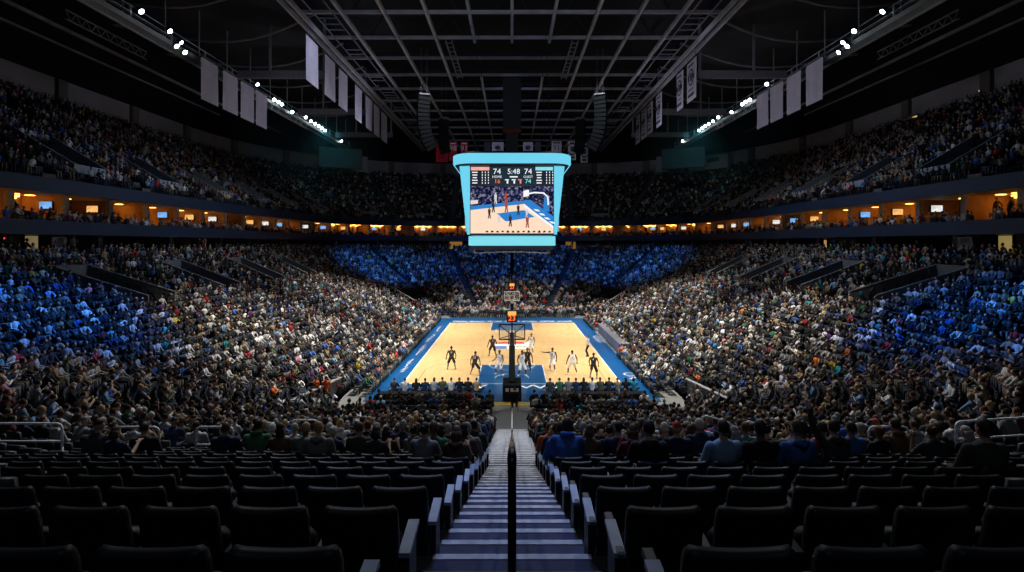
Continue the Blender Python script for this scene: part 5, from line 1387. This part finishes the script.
for s in (-1, 1): spot('near_bowl_fill', (s * 9, -15, 28.8), (s * 9, -32, 3), 17000, 64, (.95, .96, 1.0), 1.0, .6)  # added lamps to brighten the near rows
spot('far_end_spot', (0, 8, 28.8), (0, 23, 1), 30000, 46, (1, .95, .9), 1.0)
BLUE = (.04, .25, 1.0)
for s in (-1, 1):
    spot('blue_spot', (s * 12, CY + 40, 26), (s * 25, CY + 27.5, 4.5), 46000, 32, BLUE, 1.0)
    spot('blue_spot', (s * 12, 14, 27), (s * 21, 37, 5), 36000, 38, BLUE, 1.0)
    spot('blue_spot', (s * 4, 14, 27), (s * 7, 43, 5), 20000, 36, BLUE, 1.0)
    spot('teal_spot', (s * 28, CY + 80, 27), (s * 36, CY + 100, 24), 900, 70, (.2, .75, .85), 1.0)
    spot('inner_banner_spot', (s * 15.5, CY + 45, 20), (s * 19.5, CY + 60, 27), 420, 80, (.75, .76, 1.0), 1.0, .5)
    spot('upper_spot', (s * 14, -2, 28.5), (s * 42, 2, 21), 620, 80, (.72, .74, 1.0), 1.0, 1.0)
    spot('banner_spot', (s * 12, CY + 66, 20), (s * 24, CY + 60, 27), 1500, 125, (.75, .76, 1.0), 1.0, .5)
    spot('fascia_spot', (s * 12, -8, 25), (s * 31, -8, 11.5), 1200, 60, (.15, .4, 1.0), 1.0, 1.0)
for s in (-1, 1): spot('rail_fill', (s * 9, CY + 24, 28.5), (s * 8.6, CY + 11.2, 5.8), 5200, 26, (.85, .92, 1.0), 1.0, .5)  # added lamps to brighten the guard rails and front spectators
spot('roof_spot', (0, CY + 14, 19), (0, CY + 66, 31), 6800, 72, (.7, .72, .9), 1.0, 1.0)
spot('aisle_spot', (0, CY + 16, 28.5), (0, CY + 6.5, 6.5), 6200, 18, (.28, .43, 1.0), .8, .8)
spot('near_stand_spot', (0, CY + 20, 28.5), (0, CY + 11, 5), 900, 80, (.6, .75, 1.0), 1.0, 1.0)
spot('rear_fill_spot', (0, CY - 6, 26), (0, CY + 16, 4), 550, 75, (.8, .88, 1.0), 1.0, 1.0)  # added soft light from behind for the spectators' backs
spot('upper_far_spot', (0, 10, 28.5), (0, 60, 19), 1000, 75, (.25, .45, 1.0), 1.0, 1.0)
# thin teal haze drifting round the far lamp clusters
hz = bpy.data.materials.new('teal haze'); hz.use_nodes = True; N_ = hz.node_tree.nodes; L_ = hz.node_tree.links; N_.remove(N_['Principled BSDF'])
vs = N_.new('ShaderNodeVolumePrincipled'); vs.inputs['Color'].default_value = (.35, .8, .85, 1); vs.inputs['Density'].default_value = .012
L_.new(vs.outputs['Volume'], N_['Material Output'].inputs['Volume'])
for s, nm in ((-1, 'left'), (1, 'right')):
    m = MB(); m.box((s * 31, CY + 84, 25), (17, 22, 9)); o = m.build('haze', hz); tag(o, 'thin teal haze around the far lamps of the %s catwalk' % nm, 'haze', None, 'stuff')
w = bpy.data.worlds.new('hall'); SC.world = w; w.use_nodes = True
w.node_tree.nodes['Background'].inputs['Color'].default_value = (.25, .4, .8, 1); w.node_tree.nodes['Background'].inputs['Strength'].default_value = .004
cam = bpy.data.cameras.new('camera'); co = bpy.data.objects.new('camera', cam); COL.objects.link(co)
cam.sensor_width = 36; cam.lens = F / 1024 * 36; cam.shift_y = -42 / 1024; cam.clip_start = .1; cam.clip_end = 400
co.location = (0, CY, CZ); co.rotation_euler = (PI / 2, 0, 0); SC.camera = co
SC.view_settings.view_transform = 'Standard'; SC.view_settings.look = 'None'
SC.cycles.use_denoising = True; SC.cycles.max_bounces = 5; SC.cycles.diffuse_bounces = 2; SC.cycles.glossy_bounces = 2; SC.cycles.transparent_max_bounces = 6
SC.cycles.sample_clamp_indirect = 3.0
